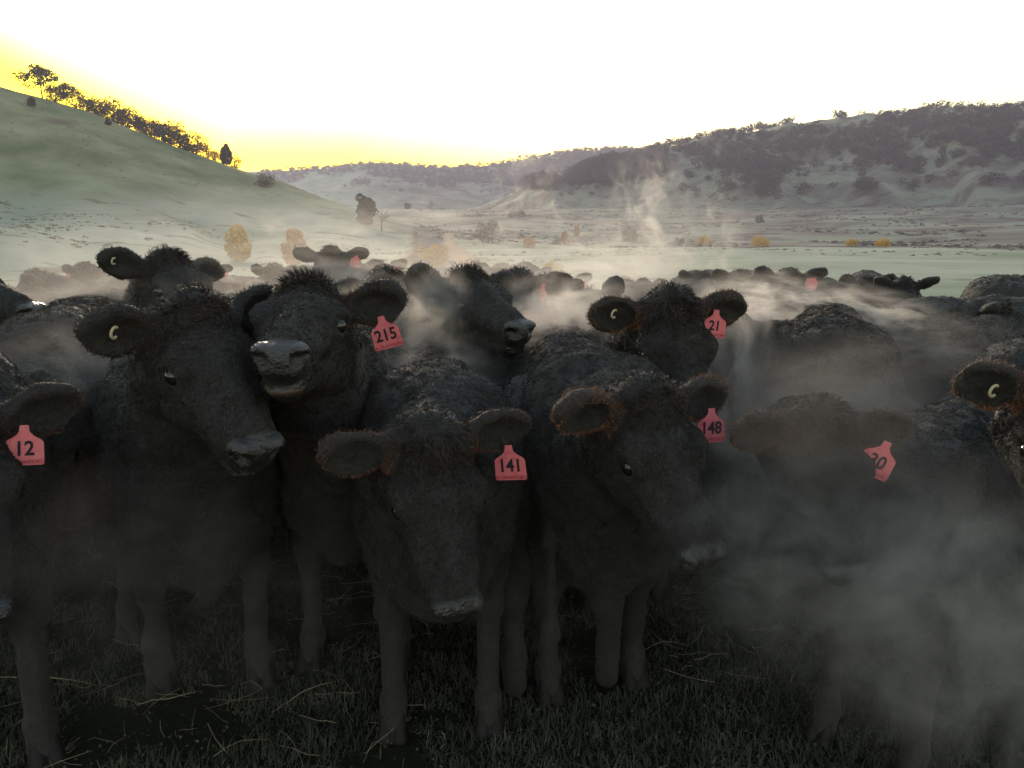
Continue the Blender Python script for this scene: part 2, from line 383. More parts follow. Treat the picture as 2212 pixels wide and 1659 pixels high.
SOLO = [
 ('gum_tree', 573, 378, 32, 'round', 8, 'lone spreading tree where the left slope meets the yellow sky', 'tree', None, 1.2, 395),
 ('gum_tree', 791, 448, 60, 'poplar', 9, 'tall dark gum on the end of the left spur, beside the bare tree', 'tree', None, .72, 335),
 ('dead_tree', 824, 472, 52, 'dead', 10, 'bare leafless tree on the left spur end next to the tall dark gum', 'tree', None, .8, 320),
 ('poplar_tree', 516, 566, 78, 'poplar', 11, 'golden yellow poplar on the misty flat, left of the paler one', 'tree', M_YELLOW, .62, None),
 ('poplar_tree', 638, 574, 76, 'poplar', 12, 'pale orange poplar fading in the mist, right of the golden one', 'tree', M_ORANGE, .66, None),
 ('willow_tree', 1062, 524, 46, 'round', 13, 'large grey green tree in the mist on the valley floor', 'tree', None, 1.2, None),
 ('shrub', 940, 578, 42, 'bush', 14, 'yellow bush on the creek bank left of the gully', 'bush', M_YELLOW, 1.5, None),
 ('shrub', 1142, 534, 18, 'bush', 15, 'small orange bush in the mist right of the large grey tree', 'bush', M_ORANGE, 1.6, None),
 ('poplar_tree', 1220, 528, 30, 'poplar', 16, 'small orange poplar in the mist at the valley centre', 'tree', M_ORANGE, .5, None),
 ('poplar_tree', 1246, 512, 26, 'poplar', 17, 'thin rusty poplar behind the small orange poplar', 'tree', M_ORANGE, .5, None),
 ('shrub', 1196, 590, 24, 'bush', 18, 'yellow bush low in the mist behind the herd centre', 'bush', M_YELLOW, 1.7, None),
 ('shrub', 1352, 610, 14, 'bush', 19, 'little yellow bush peeping above the pointed eared cow', 'bush', M_YELLOW, 1.3, None),
 ('shrub', 1466, 531, 17, 'bush', 20, 'dark purple grey bush, left one of a pair by the flat', 'bush', M_LEAF, 1.3, None),
 ('shrub', 1488, 531, 14, 'bush', 21, 'dark purple grey bush, right one of a pair by the flat', 'bush', M_LEAF, 1.3, None),
 ('shrub', 1522, 530, 18, 'bush', 22, 'olive yellow bush beside the dark pair at the edge of the flat', 'bush', M_YELLOW, 1.7, None),
 ('shrub', 1639, 532, 18, 'bush', 23, 'bright yellow bush under the lone dark round tree', 'bush', M_YELLOW, 2.2, None),
 ('shrub', 1839, 532, 13, 'bush', 24, 'small olive bush between the two wider yellow ones on the right flat', 'bush', M_YELLOW, 1.9, None),
 ('shrub', 1906, 533, 14, 'bush', 25, 'rightmost yellow orange bush at the edge of the pale flat', 'bush', M_YELLOW, 2.3, None),
 ('round_tree', 1640, 482, 17, 'round', 26, 'lone dark round tree standing on the open slope at right', 'tree', M_LEAF, 1.1, None),
 ('shrub', 1115, 470, 15, 'bush', 27, 'grey thicket on the far valley floor left of the plume', 'bush', M_LEAF, 2.6, None),
 ('shrub', 880, 452, 12, 'bush', 28, 'small grey bush on the far flat right of the bare tree', 'bush', M_LEAF, 1.3, None),
 ('shrub', 929, 449, 13, 'bush', 29, 'round grey bush on the far flat below the wooded ridge', 'bush', M_LEAF, 1.1, None),
 ('shrub', 1360, 522, 26, 'bush', 30, 'blue grey bush half hidden behind the tall steam plume', 'bush', M_LEAF, 1.3, None),
 ('shrub', 235, 272, 12, 'bush', 31, 'small dark bush on the upper green slope below the ridge trees', 'bush', M_LEAF, 1.0, None),
 ('shrub', 70, 232, 16, 'bush', 32, 'dark bush on the green slope at the upper left', 'bush', M_LEAF, 1.0, None)]
for nm, px, py, hp, fm, sd, lb, cat, lm, wd, rid in SOLO:
    place_tree(nm, px, py, hp, fm, sd, lb, cat, None, lm, wd, at_ridge=rid, rmin=30)

# wooded hillsides: 300 trees one by one, the rest as one wood
def wood_candidates(n, x0, x1, y0, y1, seed, dens):
    g = np.random.default_rng(seed); px, py = g.uniform(x0, x1, n), g.uniform(y0, y1, n)
    cc, ss = cp, sp; xx, vv = (px - 1106) / FPX, -(py - 829.5) / FPX
    dx, dy, dz = xx, cc + vv * ss, -ss + vv * cc; k = 1 / np.hypot(dx, dy)
    ts = np.geomspace(480, 2500, 420)
    Xs, Ys, Zs = (dx * k)[:, None] * ts, (dy * k)[:, None] * ts, CAM_Z + (dz * k)[:, None] * ts
    below = height(Xs, Ys) > Zs; ok = below.any(1) & (~below[:, 0]); idx = below.argmax(1)
    P = np.stack([Xs[np.arange(n), idx], Ys[np.arange(n), idx]], 1)[ok]
    px, py = px[ok], py[ok]
    keep = g.uniform(size=len(px)) < dens(px, py, P)
    return P[keep]
def dens_b(px, py, P):
    top = np.interp(px, [1100, 1400, 1500, 1700, 1900, 2212], [400, 330, 305, 275, 258, 250])
    line = np.interp(px, [1100, 1430, 1500, 1560, 1700, 1850, 2000, 2212], [410, 330, 350, 395, 370, 345, 350, 375])
    nz = fbm(px / 60, py / 26, seed=77, o=4)
    d = np.clip(1.2 - (py - top) / (line - top + 1) + nz * .55, 0, 1)
    meadow = (px > 1660) & (px < 1900) & (py - top < 12)
    d = np.where(meadow, .03, d)
    spots = (fbm(px / 34, py / 20, seed=78, o=3) > .62) & (py < 430)
    return np.where(d > .40, .75, 0) * (1 - .75 * (fbm(px / 22, py / 9, seed=80, o=3) > np.where(px < 1440, -.05, .15))) + np.where(spots, .5, 0) + .008 * (py < 450) * (px > 1300)
def dens_c(px, py, P):
    top = np.interp(px, [560, 700, 820, 950, 1160, 1260, 1450], [370, 367, 359, 368, 343, 328, 325])
    nz = fbm(px / 60, py / 18, seed=79, o=3)
    return np.where((py - top) < 26 + 26 * nz + np.interp(px, [560, 1000, 1200, 1400], [-6, 4, 40, 34]), .9, .02)
PB = wood_candidates(7200, 1130, 2260, 236, 450, 5, dens_b); PC = wood_candidates(6500, 560, 1440, 320, 420, 6, dens_c)
def crest_points(sk, Rr, x0, x1, n, seed):
    g = np.random.default_rng(seed); px = g.uniform(x0, x1, n); a = np.array([azel(x, 300)[0] for x in px])
    r = Rr + g.uniform(-22, 6, n); return np.stack([r * np.sin(a), r * np.cos(a)], 1)
crestB = np.concatenate([crest_points(SK_B, 1150, 1430, 1710, 60, 1), crest_points(SK_B, 1150, 1900, 2212, 60, 2), crest_points(SK_B, 1150, 1780, 1880, 5, 8)])
crestC = crest_points(SK_C, 2100, 600, 1430, 110, 3)
g = np.random.default_rng(9)
FAR = []
for s in range(5):
    tr, cr = tree_geo(10.0, 11.0, 60 + s, 'round' if s % 2 else 'gum', 190, .75)
    V1, F1 = join([tr, cr]); mi = np.concatenate([np.zeros(len(tr[1])), np.ones(len(cr[1]))])
    m1, m2 = np_mesh('trunk', *tr), np_mesh('crown', *cr); m1.materials.append(M_BARK); m2.materials.append(M_LEAF_FAR); FAR.append(((m1, m2), V1, F1, mi))
solo = np.concatenate([crestB, crestC]); rest = np.concatenate([PB, PC])
order = np.argsort(np.hypot(rest[:, 0], rest[:, 1])); rest = rest[order]
take = max(0, 296 - len(solo)); near_sel = rest[:take]; mass = rest[take:]
for k, (x, y) in enumerate(np.concatenate([solo, near_sel])):
    crest = k < len(solo); far_c = math.hypot(x, y) > 1700
    o = empty('hillside_tree'); link('trunk', FAR[k % 5][0][0], o); link('crown', FAR[k % 5][0][1], o)
    h = g.uniform(7, 13) * (1.25 if crest and g.uniform() < .15 else 1) * (.9 if not crest else .95)
    o.location = (x, y, gz(x, y) - .4); o.scale = (h / 10,) * 3; o.rotation_euler = (0, 0, g.uniform(0, 6.28))
    if crest and not far_c: tag(o, 'small dark tree standing on the skyline of the right wooded hill', 'tree', 'trees on the crest of the right hill')
    elif crest: tag(o, 'tiny tree on the far ridge line below the yellow sky', 'tree', 'trees on the far ridge crest')
    else: tag(o, 'small dark tree scattered on the lower face of the right hill', 'tree', 'trees on the face of the right hill')
Vs, Fs, Ms, off = [], [], [], 0
zs = height(mass[:, 0], mass[:, 1])
for k, (x, y) in enumerate(mass):
    me, V1, F1, mi = FAR[k % 5]; a = g.uniform(0, 6.28); h = g.uniform(.5, .95)
    sel = slice(None) if math.hypot(x, y) < 1400 else slice(None, None, 1)
    c, s = math.cos(a), math.sin(a); Vr = V1 @ np.array([[c, s, 0], [-s, c, 0], [0, 0, 1]]) * h + [x, y, zs[k] - .4]
    Vs.append(Vr); Fs.append(F1 + off); Ms.append(mi); off += len(V1)
wm = np_mesh('woodland', np.concatenate(Vs), np.concatenate(Fs), mat_idx=np.concatenate(Ms)); wm.materials.append(M_BARK); wm.materials.append(M_LEAF_FAR)
tag(link('woodland', wm), 'dark dense woodland covering the upper right and far hillsides', 'woodland', kind='stuff')

# tussocks, fallen sticks and low scrub on the slopes
g = np.random.default_rng(33)
def scrub(n, r0, r1, a0, a1, thr, seed, sc_):
    r = r0 * (r1 / r0) ** g.uniform(size=n); a = g.uniform(a0, a1, n); x, y = r * np.sin(a), r * np.cos(a)
    k = fbm(x / 26, y / 26, seed=seed, o=4) > thr; x, y, r = x[k], y[k], r[k]; m = len(x); z = height(x, y)
    h = sc_ * g.uniform(.4, 1.3, m); L = 14; C = np.repeat(np.stack([x, y, z], 1), L, 0)
    o_ = g.normal(size=(m * L, 3)) * [1.3, 1.3, .5]; o_[:, 2] = np.abs(o_[:, 2]) + .1
    return leaf_quads_var(C + o_ * np.repeat(h, L)[:, None] * .5, np.repeat(h, L) * .42)
def leaf_quads_var(C, size):
    n = len(C); d1 = g.normal(size=(n, 3)); d1 /= np.linalg.norm(d1, axis=1)[:, None]; d2 = np.cross(d1, g.normal(size=(n, 3))); d2 /= np.linalg.norm(d2, axis=1)[:, None]; s_ = size[:, None]
    return np.stack([C - d1 * s_, C - d2 * s_ * .6, C + d1 * s_, C + d2 * s_ * .6], 1).reshape(-1, 3), np.arange(n * 4).reshape(-1, 4)
tv, tf = join([scrub(5200, 70, 430, -.75, -.02, .12, 81, .38), scrub(1500, 150, 330, -.05, .7, .35, 82, .4)])
tme = np_mesh('tussocks', tv, tf); tme.materials.append(leaf_mat('dry_tussock', (.09, .085, .05), (.2, .18, .11), .5))
tag(link('tussocks', tme), 'scattered dry tussocks dotting the pale slopes', 'tussocks', kind='stuff')
tv, tf = scrub(9000, 310, 1000, -.12, .75, .05, 83, .8)
tme = np_mesh('undergrowth', tv, tf); tme.materials.append(leaf_mat('purple_scrub', (.06, .05, .055), (.13, .11, .10), .3))
tag(link('undergrowth', tme), 'low dull scrub dotted over the foot of the right hill', 'scrub', kind='stuff')

# ---------------------------------------------------------------- animals: distance field, polygonised into one continuous skin
class Field:
    def __init__(s, lo, hi, h):
        s.lo, s.h = np.array(lo, float), h
        s.n = np.ceil((np.array(hi) - s.lo) / h).astype(int) + 1
        s.f = np.full(s.n, .5, np.float32)
        s.ax = [(s.lo[k] + h * np.arange(s.n[k])).astype(np.float32) for k in range(3)]
    def box(s, lo, hi):
        a = np.clip(np.floor((np.array(lo) - s.lo) / s.h).astype(int), 0, s.n); b = np.clip(np.ceil((np.array(hi) - s.lo) / s.h).astype(int) + 1, 0, s.n)
        return tuple(slice(p, q) for p, q in zip(a, b))
    def coords(s, sl): return np.meshgrid(*[s.ax[k][sl[k]] for k in range(3)], indexing='ij', sparse=True)
    def blend(s, sl, d, k, cut=False):
        f = s.f[sl]
        if cut:
            d = -d; h = np.clip(.5 - .5 * (f - d) / k, 0, 1) if k > 0 else 0
            s.f[sl] = (np.maximum(f, d) if k <= 0 else f * (1 - h) + d * h + k * h * (1 - h))
        else:
            h = np.clip(.5 + .5 * (f - d) / k, 0, 1); s.f[sl] = f * (1 - h) + d * h - k * h * (1 - h)
    def cone(s, a, b, ra, rb, k=.05, cut=False):
        a, b = np.array(a, float), np.array(b, float); m = max(ra, rb) + k + .02
        sl = s.box(np.minimum(a, b) - m, np.maximum(a, b) + m)
        if min(x.stop - x.start for x in sl) <= 0: return
        X, Y, Z = s.coords(sl); d = b - a; L = float(d @ d) + 1e-9
        t = np.clip(((X - a[0]) * d[0] + (Y - a[1]) * d[1] + (Z - a[2]) * d[2]) / L, 0, 1)
        dist = np.sqrt((X - a[0] - t * d[0]) ** 2 + (Y - a[1] - t * d[1]) ** 2 + (Z - a[2] - t * d[2]) ** 2) - (ra + (rb - ra) * t)
        s.blend(sl, dist, k, cut)
    def ell(s, c, r, k=.05, M=None, cut=False):
        c, r = np.array(c, float), np.array(r, float); m = r.max() + k + .02 if M is not None else r + k + .02
        sl = s.box(c - m, c + m)
        if min(x.stop - x.start for x in sl) <= 0: return
        X, Y, Z = s.coords(sl); x, y, z = X - c[0], Y - c[1], Z - c[2]
        if M is not None:                                   # columns of M: the ellipsoid's own axes
            x, y, z = (x * M[0, i] + y * M[1, i] + z * M[2, i] for i in range(3))
        x, y, z = x / r[0], y / r[1], z / r[2]
        k0 = np.sqrt(x * x + y * y + z * z) + 1e-6; k1 = np.sqrt((x / r[0]) ** 2 + (y / r[1]) ** 2 + (z / r[2]) ** 2) + 1e-6
        s.blend(sl, k0 * (k0 - 1) / k1, k, cut)
    def mesh(s):
        f, n = s.f, s.n; neg = f < 0
        cnt = np.zeros(n - 1, np.int8)
        for a in (0, 1):
            for b in (0, 1):
                for c in (0, 1): cnt += neg[a:n[0] - 1 + a, b:n[1] - 1 + b, c:n[2] - 1 + c]
        act = (cnt > 0) & (cnt < 8); ids = np.full(act.shape, -1, np.int64); idx = np.argwhere(act); ids[act] = np.arange(len(idx))
        P = np.zeros((len(idx), 3)); W = np.zeros(len(idx)); base = idx
        corners = [(a, b, c) for a in (0, 1) for b in (0, 1) for c in (0, 1)]
        val = {c: f[base[:, 0] + c[0], base[:, 1] + c[1], base[:, 2] + c[2]] for c in corners}
        for c in corners:
            for ax in range(3):
                if c[ax] == 0:
                    e = list(c); e[ax] = 1; e = tuple(e); va, vb = val[c], val[e]; m = (va < 0) != (vb < 0)
                    t = np.where(m, va / np.where(m, va - vb, 1), 0); p = np.tile(np.array(c, float), (len(base), 1)); p[:, ax] = t
                    P[m] += p[m]; W[m] += 1
        V = s.lo + s.h * (idx + P / W[:, None])
        faces = []
        for ax in range(3):
            u, v = (ax + 1) % 3, (ax + 2) % 3
            sl0, sl1 = [slice(None)] * 3, [slice(None)] * 3; sl0[ax] = slice(0, -1); sl1[ax] = slice(1, None)
            A_, B_ = neg[tuple(sl0)], neg[tuple(sl1)]; e = np.argwhere(A_ != B_)
            e = e[(e[:, u] > 0) & (e[:, v] > 0) & (e[:, u] < n[u] - 1) & (e[:, v] < n[v] - 1)]
            fl = A_[e[:, 0], e[:, 1], e[:, 2]]
            q = []
            for du, dv in ((1, 1), (0, 1), (0, 0), (1, 0)):
                c = e.copy(); c[:, u] -= du; c[:, v] -= dv; q.append(ids[c[:, 0], c[:, 1], c[:, 2]])
            q = np.stack(q, 1); q[~fl] = q[~fl][:, ::-1]; faces.append(q)
        F = np.concatenate(faces); F = F[(F >= 0).all(1)]
        return V, F

def head_axes(yaw, pitch, roll=0):
    n = Vector((math.sin(yaw) * math.cos(pitch), -math.cos(yaw) * math.cos(pitch), math.sin(pitch)))
    z = (Vector((0, 0, 1)) - n * n.z).normalized(); x = n.cross(z)
    q = Matrix.Rotation(roll, 3, n); z = q @ z; x = q @ x
    return np.array([x, n, z]).T                            # columns: side, nose, crown
def tag_plate():
    wd, hh = .042, .029
    o = [(-wd, -hh), (-wd + .004, -hh - .004), (wd - .004, -hh - .004), (wd, -hh), (wd - .002, hh * .75), (wd - .007, hh * .95), (.020, hh + .008), (.011, hh + .018), (.009, hh + .034), (-.009, hh + .034), (-.011, hh + .018), (-.020, hh + .008), (-wd + .007, hh * .95), (-wd + .002, hh * .75)]
    n = len(o); V = [(x, -.001, y) for x, y in o] + [(x, .001, y) for x, y in o]
    F = list(range(n)) + list(range(2 * n - 1, n - 1, -1)); sz = [n, n]
    for k in range(n): F += [(k + 1) % n, k, n + k, n + (k + 1) % n]; sz.append(4)
    return np_mesh('ear_tag', np.array(V), np.array(F), sizes=np.array(sz, np.int32))
TAGME = tag_plate(); TAGME.materials.append(M_PINK)
def text_mesh(s, size, mat, bold, xs=1.0):
    cu = bpy.data.curves.new('t', 'FONT'); cu.body = s; cu.size = size; cu.align_x = 'CENTER'; cu.align_y = 'CENTER'; cu.offset = bold; cu.extrude = .0004; cu.resolution_u = 3
    t = bpy.data.objects.new('t', cu); COL.objects.link(t); dg = bpy.context.evaluated_depsgraph_get()
    me = bpy.data.meshes.new_from_object(t.evaluated_get(dg)); bpy.data.objects.remove(t); bpy.data.curves.remove(cu)
    me.transform(Matrix.Rotation(R(90), 4, 'X') @ Matrix.Diagonal((xs, 1, 1, 1))); me.materials.clear(); me.materials.append(mat); return me
def ring_mesh():
    V, F = [], []; ns, nc = 20, 6                          # an open ring: the gap is where the stud sits
    for a in range(ns):
        t = math.radians(52) + math.radians(256) * a / (ns - 1)
        for c in range(nc):
            u = 2 * math.pi * c / nc; r = .0165 + .0052 * math.cos(u); V.append((r * math.cos(t), .0035 * math.sin(u), r * math.sin(t)))
    for a in range(ns - 1):
        for c in range(nc): F.append([a * nc + c, a * nc + (c + 1) % nc, (a + 1) * nc + (c + 1) % nc, (a + 1) * nc + c])
    return np_mesh('button_tag', np.array(V), np.array(F), True)
RINGME = ring_mesh(); RINGME.materials.append(M_BUTTON)
def sphere_mesh(r, nu=16, nv=10):
    V = [(0, 0, r)]; F = []; sz = []
    for a in range(1, nv):
        for b in range(nu): th, ph = math.pi * a / nv, 2 * math.pi * b / nu; V.append((r * math.sin(th) * math.cos(ph), r * math.sin(th) * math.sin(ph), r * math.cos(th)))
    V.append((0, 0, -r))
    for b in range(nu): F += [0, 1 + b, 1 + (b + 1) % nu]; sz.append(3)
    for a in range(nv - 2):
        for b in range(nu): F += [1 + a * nu + b, 1 + (a + 1) * nu + b, 1 + (a + 1) * nu + (b + 1) % nu, 1 + a * nu + (b + 1) % nu]; sz.append(4)
    o = 1 + (nv - 2) * nu
    for b in range(nu): F += [len(V) - 1, o + (b + 1) % nu, o + b]; sz.append(3)
    return np_mesh('eye', np.array(V), np.array(F), True, sizes=np.array(sz, np.int32))
EYEME = sphere_mesh(.023); EYEME.materials.append(M_EYE)
def hoof_mesh():
    f = Field((-.09, -.07, -.01), (.12, .07, .12), .007)
    for s in (-1, 1): f.cone((.035, s * .024, .012), (-.01, s * .02, .075), .026, .020, .008); f.ell((.0, s * .024, .02), (.055, .022, .03), .01)
    f.f = np.maximum(f.f, -(f.coords((slice(None),) * 3)[2] - .002) + 0 * f.f)
    V, F = f.mesh(); return np_mesh('hoof', V, F, True)
HOOFME = hoof_mesh(); HOOFME.materials.append(M_HOOF)

def fur(V, F, wants, H, count, seed, hx, ear_info, lengths, world_cam, width):
    """hair blades on a skin; returns a mesh. H: head matrix (3x3 axes) and hx head origin, in the cow's frame"""
    g = np.random.default_rng(seed)
    Q = V[F]; d1, d2 = Q[:, 2] - Q[:, 0], Q[:, 3] - Q[:, 1]; nrm = np.cross(d1, d2); ar = np.linalg.norm(nrm, axis=1) * .5
    nrm /= np.linalg.norm(nrm, axis=1)[:, None] + 1e-12; cen = Q.mean(1)
    wgt = ar * wants(cen, nrm)
    p = wgt / wgt.sum(); idx = g.choice(len(F), count, p=p)
    u, v = g.uniform(size=(count, 1)), g.uniform(size=(count, 1)); q = Q[idx]
    P = (q[:, 0] * (1 - u) + q[:, 1] * u) * (1 - v) + (q[:, 3] * (1 - u) + q[:, 2] * u) * v
    n = nrm[idx]
    L, lift, flow, rust = lengths(P, n, g)
    ok = L > .001; P, n, L, lift, flow, rust = P[ok], n[ok], L[ok], lift[ok], flow[ok], rust[ok]; m = len(P)
    # curls: neighbouring hairs lean the same way
    s1 = 28.0
    cur = np.stack([vnoise(P[:, 0] * s1 + k * 17.3, P[:, 1] * s1, P[:, 2] * s1, seed=5 + k) for k in range(3)], 1)
    t = flow + 1.5 * cur + .25 * g.normal(size=(m, 3)); t -= n * (t * n).sum(1)[:, None]; t /= np.linalg.norm(t, axis=1)[:, None] + 1e-9
    d = t * (1 - lift[:, None]) + n * lift[:, None]; d /= np.linalg.norm(d, axis=1)[:, None]
    side = np.cross(d, g.normal(size=(m, 3))); side /= np.linalg.norm(side, axis=1)[:, None] + 1e-9
    wd = width * g.uniform(.7, 1.3, (m, 1)); L = L[:, None] * g.uniform(.6, 1.25, (m, 1))
    bend = (cur - n * (cur * n).sum(1)[:, None]) * 1.0 - n * .40
    a0 = P - n * .004; a1 = P + d * L * .55; a2 = P + d * L * .8 + bend * L * .55
    Vb = np.stack([a0 - side * wd, a0 + side * wd, a1 + side * wd * .75, a1 - side * wd * .75, a2], 1).reshape(-1, 3)
    b = np.arange(m)[:, None] * 5
    Fq = b + np.array([[0, 1, 2, 3, 3, 2, 4]])
    me = np_mesh('coat', Vb, Fq.ravel(), False, sizes=np.tile(np.array([4, 3], np.int32), m))
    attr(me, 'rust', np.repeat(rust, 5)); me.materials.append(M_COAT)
    return me

COWN = [0]
def cow(label, poll, d, yaw, pitch, head, s=1.0, roll=0, res=None, hairs=None, body=None, ears=(None, None), etag=None, number=None, button=None,
        neck_drop=0, tuft=1.0, group='black cattle packed together in the herd', nose=None, rusty=.5, lipc=.12):
    """poll: picture point of the crown of the head, d: its distance; yaw/pitch of the muzzle, head: the way the body faces (0 = towards the viewer)"""
    COWN[0] += 1; seed = COWN[0] * 13; g = np.random.default_rng(seed)
    P = at(poll[0], poll[1], d); yaw, pitch, head, roll = R(yaw), R(pitch), R(head), R(roll)
    hv = Vector((math.sin(head), -math.cos(head), 0))       # the way the body faces
    back = 0.50 * s if body is None else body
    wz = Vector((P.x, P.y, 0)) - hv * back
    rz = math.atan2(hv.y, hv.x)
    gzz = gz(wz.x, wz.y)
    Minv = Matrix.Rotation(-rz, 3, 'Z')
    hl = np.array(Minv @ (P - Vector((wz.x, wz.y, gzz)))) / s   # crown of the head, cow frame, unit scale
    Hx = np.array(Minv) @ head_axes(yaw, pitch, roll)
    hp = lambda x, y, zz: hl + Hx @ np.array([x * 1.05, y * .92, zz])
    res = res or (.009 if d < 3.0 else .0125 if d < 4.2 else .019)
    ext = [hp(0, .5, -.1), hp(.3, 0, 0), hp(-.3, 0, 0), hp(0, 0, .12), hp(0, .4, -.25)]
    lo = np.minimum(np.min(ext, 0) - .08, (-1.62, -.40, -.02)); hi = np.maximum(np.max(ext, 0) + .08, (.35, .40, 1.42))
    f = Field(lo, hi, res)
    # trunk
    f.ell((-.12, 0, .80), (.40, .24, .42), .05); f.ell((-.62, 0, .80), (.60, .31, .40), .12); f.ell((-1.14, 0, .93), (.34, .27, .30), .12)
    f.cone((-.02, 0, 1.08), (-1.22, 0, 1.08), .12, .14, .10); f.ell((.16, 0, .70), (.18, .14, .22), .12)
    for sd in (-1, 1): f.ell((-.05, sd * .15, .92), (.20, .11, .27), .08); f.ell((-1.18, sd * .17, .86), (.23, .12, .28), .08)
    f.ell((-1.12, .17, 1.10), (.09, .06, .06), .08); f.ell((-1.12, -.17, 1.10), (.09, .06, .06), .08)
    # legs, with slight stride
    st = g.uniform(-.09, .09, 4)
    feet = []
    for i_, sd in enumerate((-1, 1)):
        q = st[i_]
        f.cone((-.05, sd * .17, .78), (-.03 + q * .3, sd * .165, .44), .095, .052, .05); f.cone((-.03 + q * .3, sd * .165, .40), (-.03 + q, sd * .16, .11), .040, .036, .03)
        f.ell((-.02 + q * .3, sd * .165, .42), (.053, .050, .060), .02); f.ell((-.02 + q, sd * .16, .11), (.046, .043, .038), .015); f.ell((-.065 + q, sd * .16, .095), (.018, .030, .018), .01); f.cone((-.02 + q, sd * .16, .10), (.01 + q, sd * .16, .045), .042, .045, .02)
        feet.append((.02 + q, sd * .16))
        q = st[2 + i_]
        f.cone((-1.08, sd * .18, .78), (-1.10, sd * .18, .60), .16, .11, .08); f.cone((-1.12, sd * .18, .62), (-1.34 + q * .5, sd * .17, .42), .09, .052, .05)
        f.cone((-1.34 + q * .5, sd * .17, .42), (-1.28 + q, sd * .17, .10), .048, .040, .03); f.cone((-1.28 + q, sd * .17, .10), (-1.25 + q, sd * .17, .045), .042, .045, .02)
        feet.append((-1.24 + q, sd * .17))
    f.cone((-1.46, 0, 1.08), (-1.54, .02, .70), .032, .022, .05); f.cone((-1.54, .02, .70), (-1.53, .02, .36), .018, .024, .02)
    # neck
    NE = lambda x, y, zz: hp(x, y, zz) - np.array([0, 0, .055 * max(0, -math.sin(pitch)) + .01])
    f.cone((-.02, 0, .93), NE(0, -.03, -.13), .23, .108, .10); f.cone((.12, 0, .76), hp(0, .04, -.20), .20, .10, .12)
    f.cone((-.1, 0, 1.09), NE(0, -.03, -.11), .08, .06, .06)
    # head
    f.ell(hp(0, .075, -.078), (.102, .125, .102), .05, Hx); f.ell(hp(0, .0, -.022), (.062, .055, .050), .06, Hx)
    f.cone(hp(-.078, .170, -.060), hp(.078, .170, -.060), .052, .052, .04)
    f.cone(hp(0, .17, -.080), hp(0, .40, -.092), .082, .050, .05); f.cone(hp(0, .15, -.030), hp(0, .42, -.050), .035, .030, .03)
    for sd in (-1, 1):
        f.ell(hp(sd * .056, .13, -.165), (.048, .120, .095), .05, Hx); f.cone(hp(sd * .062, .20, -.085), hp(sd * .045, .40, -.098), .035, .030, .03)
    f.cone(hp(0, .17, -.185), hp(0, .41, -.165), .064, .048, .05)
    f.ell(hp(0, .445, -.100), (.062, .056, .060), .025, Hx); f.ell(hp(0, .446, -.164), (.050, .044, .030), .014, Hx)
    f.ell(hp(0, .485, -.092), (.054, .028, .046), .02, Hx)
    for sd in (-1, 1):
        f.cone(hp(sd * .096, .165, -.040), hp(sd * .090, .228, -.046), .019, .013, .018)
        f.ell(hp(sd * .122, .198, -.070), (.02, .027, .018), .014, Hx, cut=True)
        f.cone(hp(sd * .098, .175, -.090), hp(sd * .090, .225, -.088), .010, .008, .014)
        f.ell(hp(sd * .043, .478, -.070), (.026, .032, .026), .014, Hx)
        if res < .015:
            f.ell(hp(sd * .041, .515, -.084), (.018, .034, .021), .005, Hx, cut=True); f.ell(hp(sd * .057, .500, -.076), (.016, .022, .010), .006, Hx, cut=True)
    if res < .011: f.ell(hp(0, .492, -.152), (.046, .036, .0025), .006, Hx, cut=True)
    # ears: leaf-shaped cups
    earpos = []
    for i_, sd in enumerate((1, -1)):
        e = ears[i_] if ears[i_] is not None else (1.0, -.12 + g.uniform(-.1, .1), -.10 + g.uniform(-.12, .12))
        dirn = np.array([sd * e[0], e[1], e[2]], float); dirn /= np.linalg.norm(dirn)
        opn = Hx.T @ (np.array(Minv @ (Vector((0, 0, CAM_Z)) - P).normalized()) * .75 + Hx[:, 1] * .45 + [0, 0, -.15]) if len(e) < 4 else np.array(e[3], float)
        if d > 4.6 and len(e) < 4: opn = np.array([.1 * sd, .9, 0])
        opn = np.array(opn, float); opn -= dirn * (opn @ dirn); opn /= np.linalg.norm(opn)
        D, O = Hx @ dirn, Hx @ opn; Wv = np.cross(D, O); ME = np.array([D, Wv, O]).T
        b0 = hp(sd * .076, .012, -.062); c = b0 + D * .118
        f.cone(b0, b0 + D * .055, .040, .030, .03)
        f.ell(c, (.090, .066, .034), .02, ME); (res < .015) and f.ell(c + O * .034 + D * .004, (.076, .054, .034), .008, ME, cut=True)
        earpos.append((c, D, O, Wv))
    V, F = f.mesh()
    # relief on the skin
    E1, E2 = F[:, [0, 0]], None
    Q = V[F]; fn = np.cross(Q[:, 2] - Q[:, 0], Q[:, 3] - Q[:, 1]); vn = np.zeros_like(V)
    for c_ in range(4): np.add.at(vn, F[:, c_], fn)
    vn /= np.linalg.norm(vn, axis=1)[:, None] + 1e-12
    L = ((V - hl) @ Hx) / [1.05, .92, 1]                                          # head coordinates
    on_head = np.exp(-((L[:, 0] / .16) ** 4 + ((L[:, 1] - .2) / .34) ** 4 + ((L[:, 2] + .1) / .2) ** 4))
    wet = smooth01((L[:, 1] - .458 + .30 * np.maximum(0, -L[:, 2] - .12)) / .014) * (np.abs(L[:, 0]) < .1) * (L[:, 2] > -.2) * (L[:, 2] < .02)
    amp = .013 * (1 - on_head) + .0035 * on_head * (1 - wet)
    V = V + vn * (amp * (fbm(V[:, 0] * 11 + seed, V[:, 1] * 11, V[:, 2] * 11, seed=4, o=3) * (1 - .6 * on_head) + .9 * on_head * fbm(V[:, 0] * 34, V[:, 1] * 34 + seed, V[:, 2] * 34, seed=6, o=2)))[:, None] * (L[:, 1] < .43)[:, None] * (V[:, 2] > .14)[:, None]
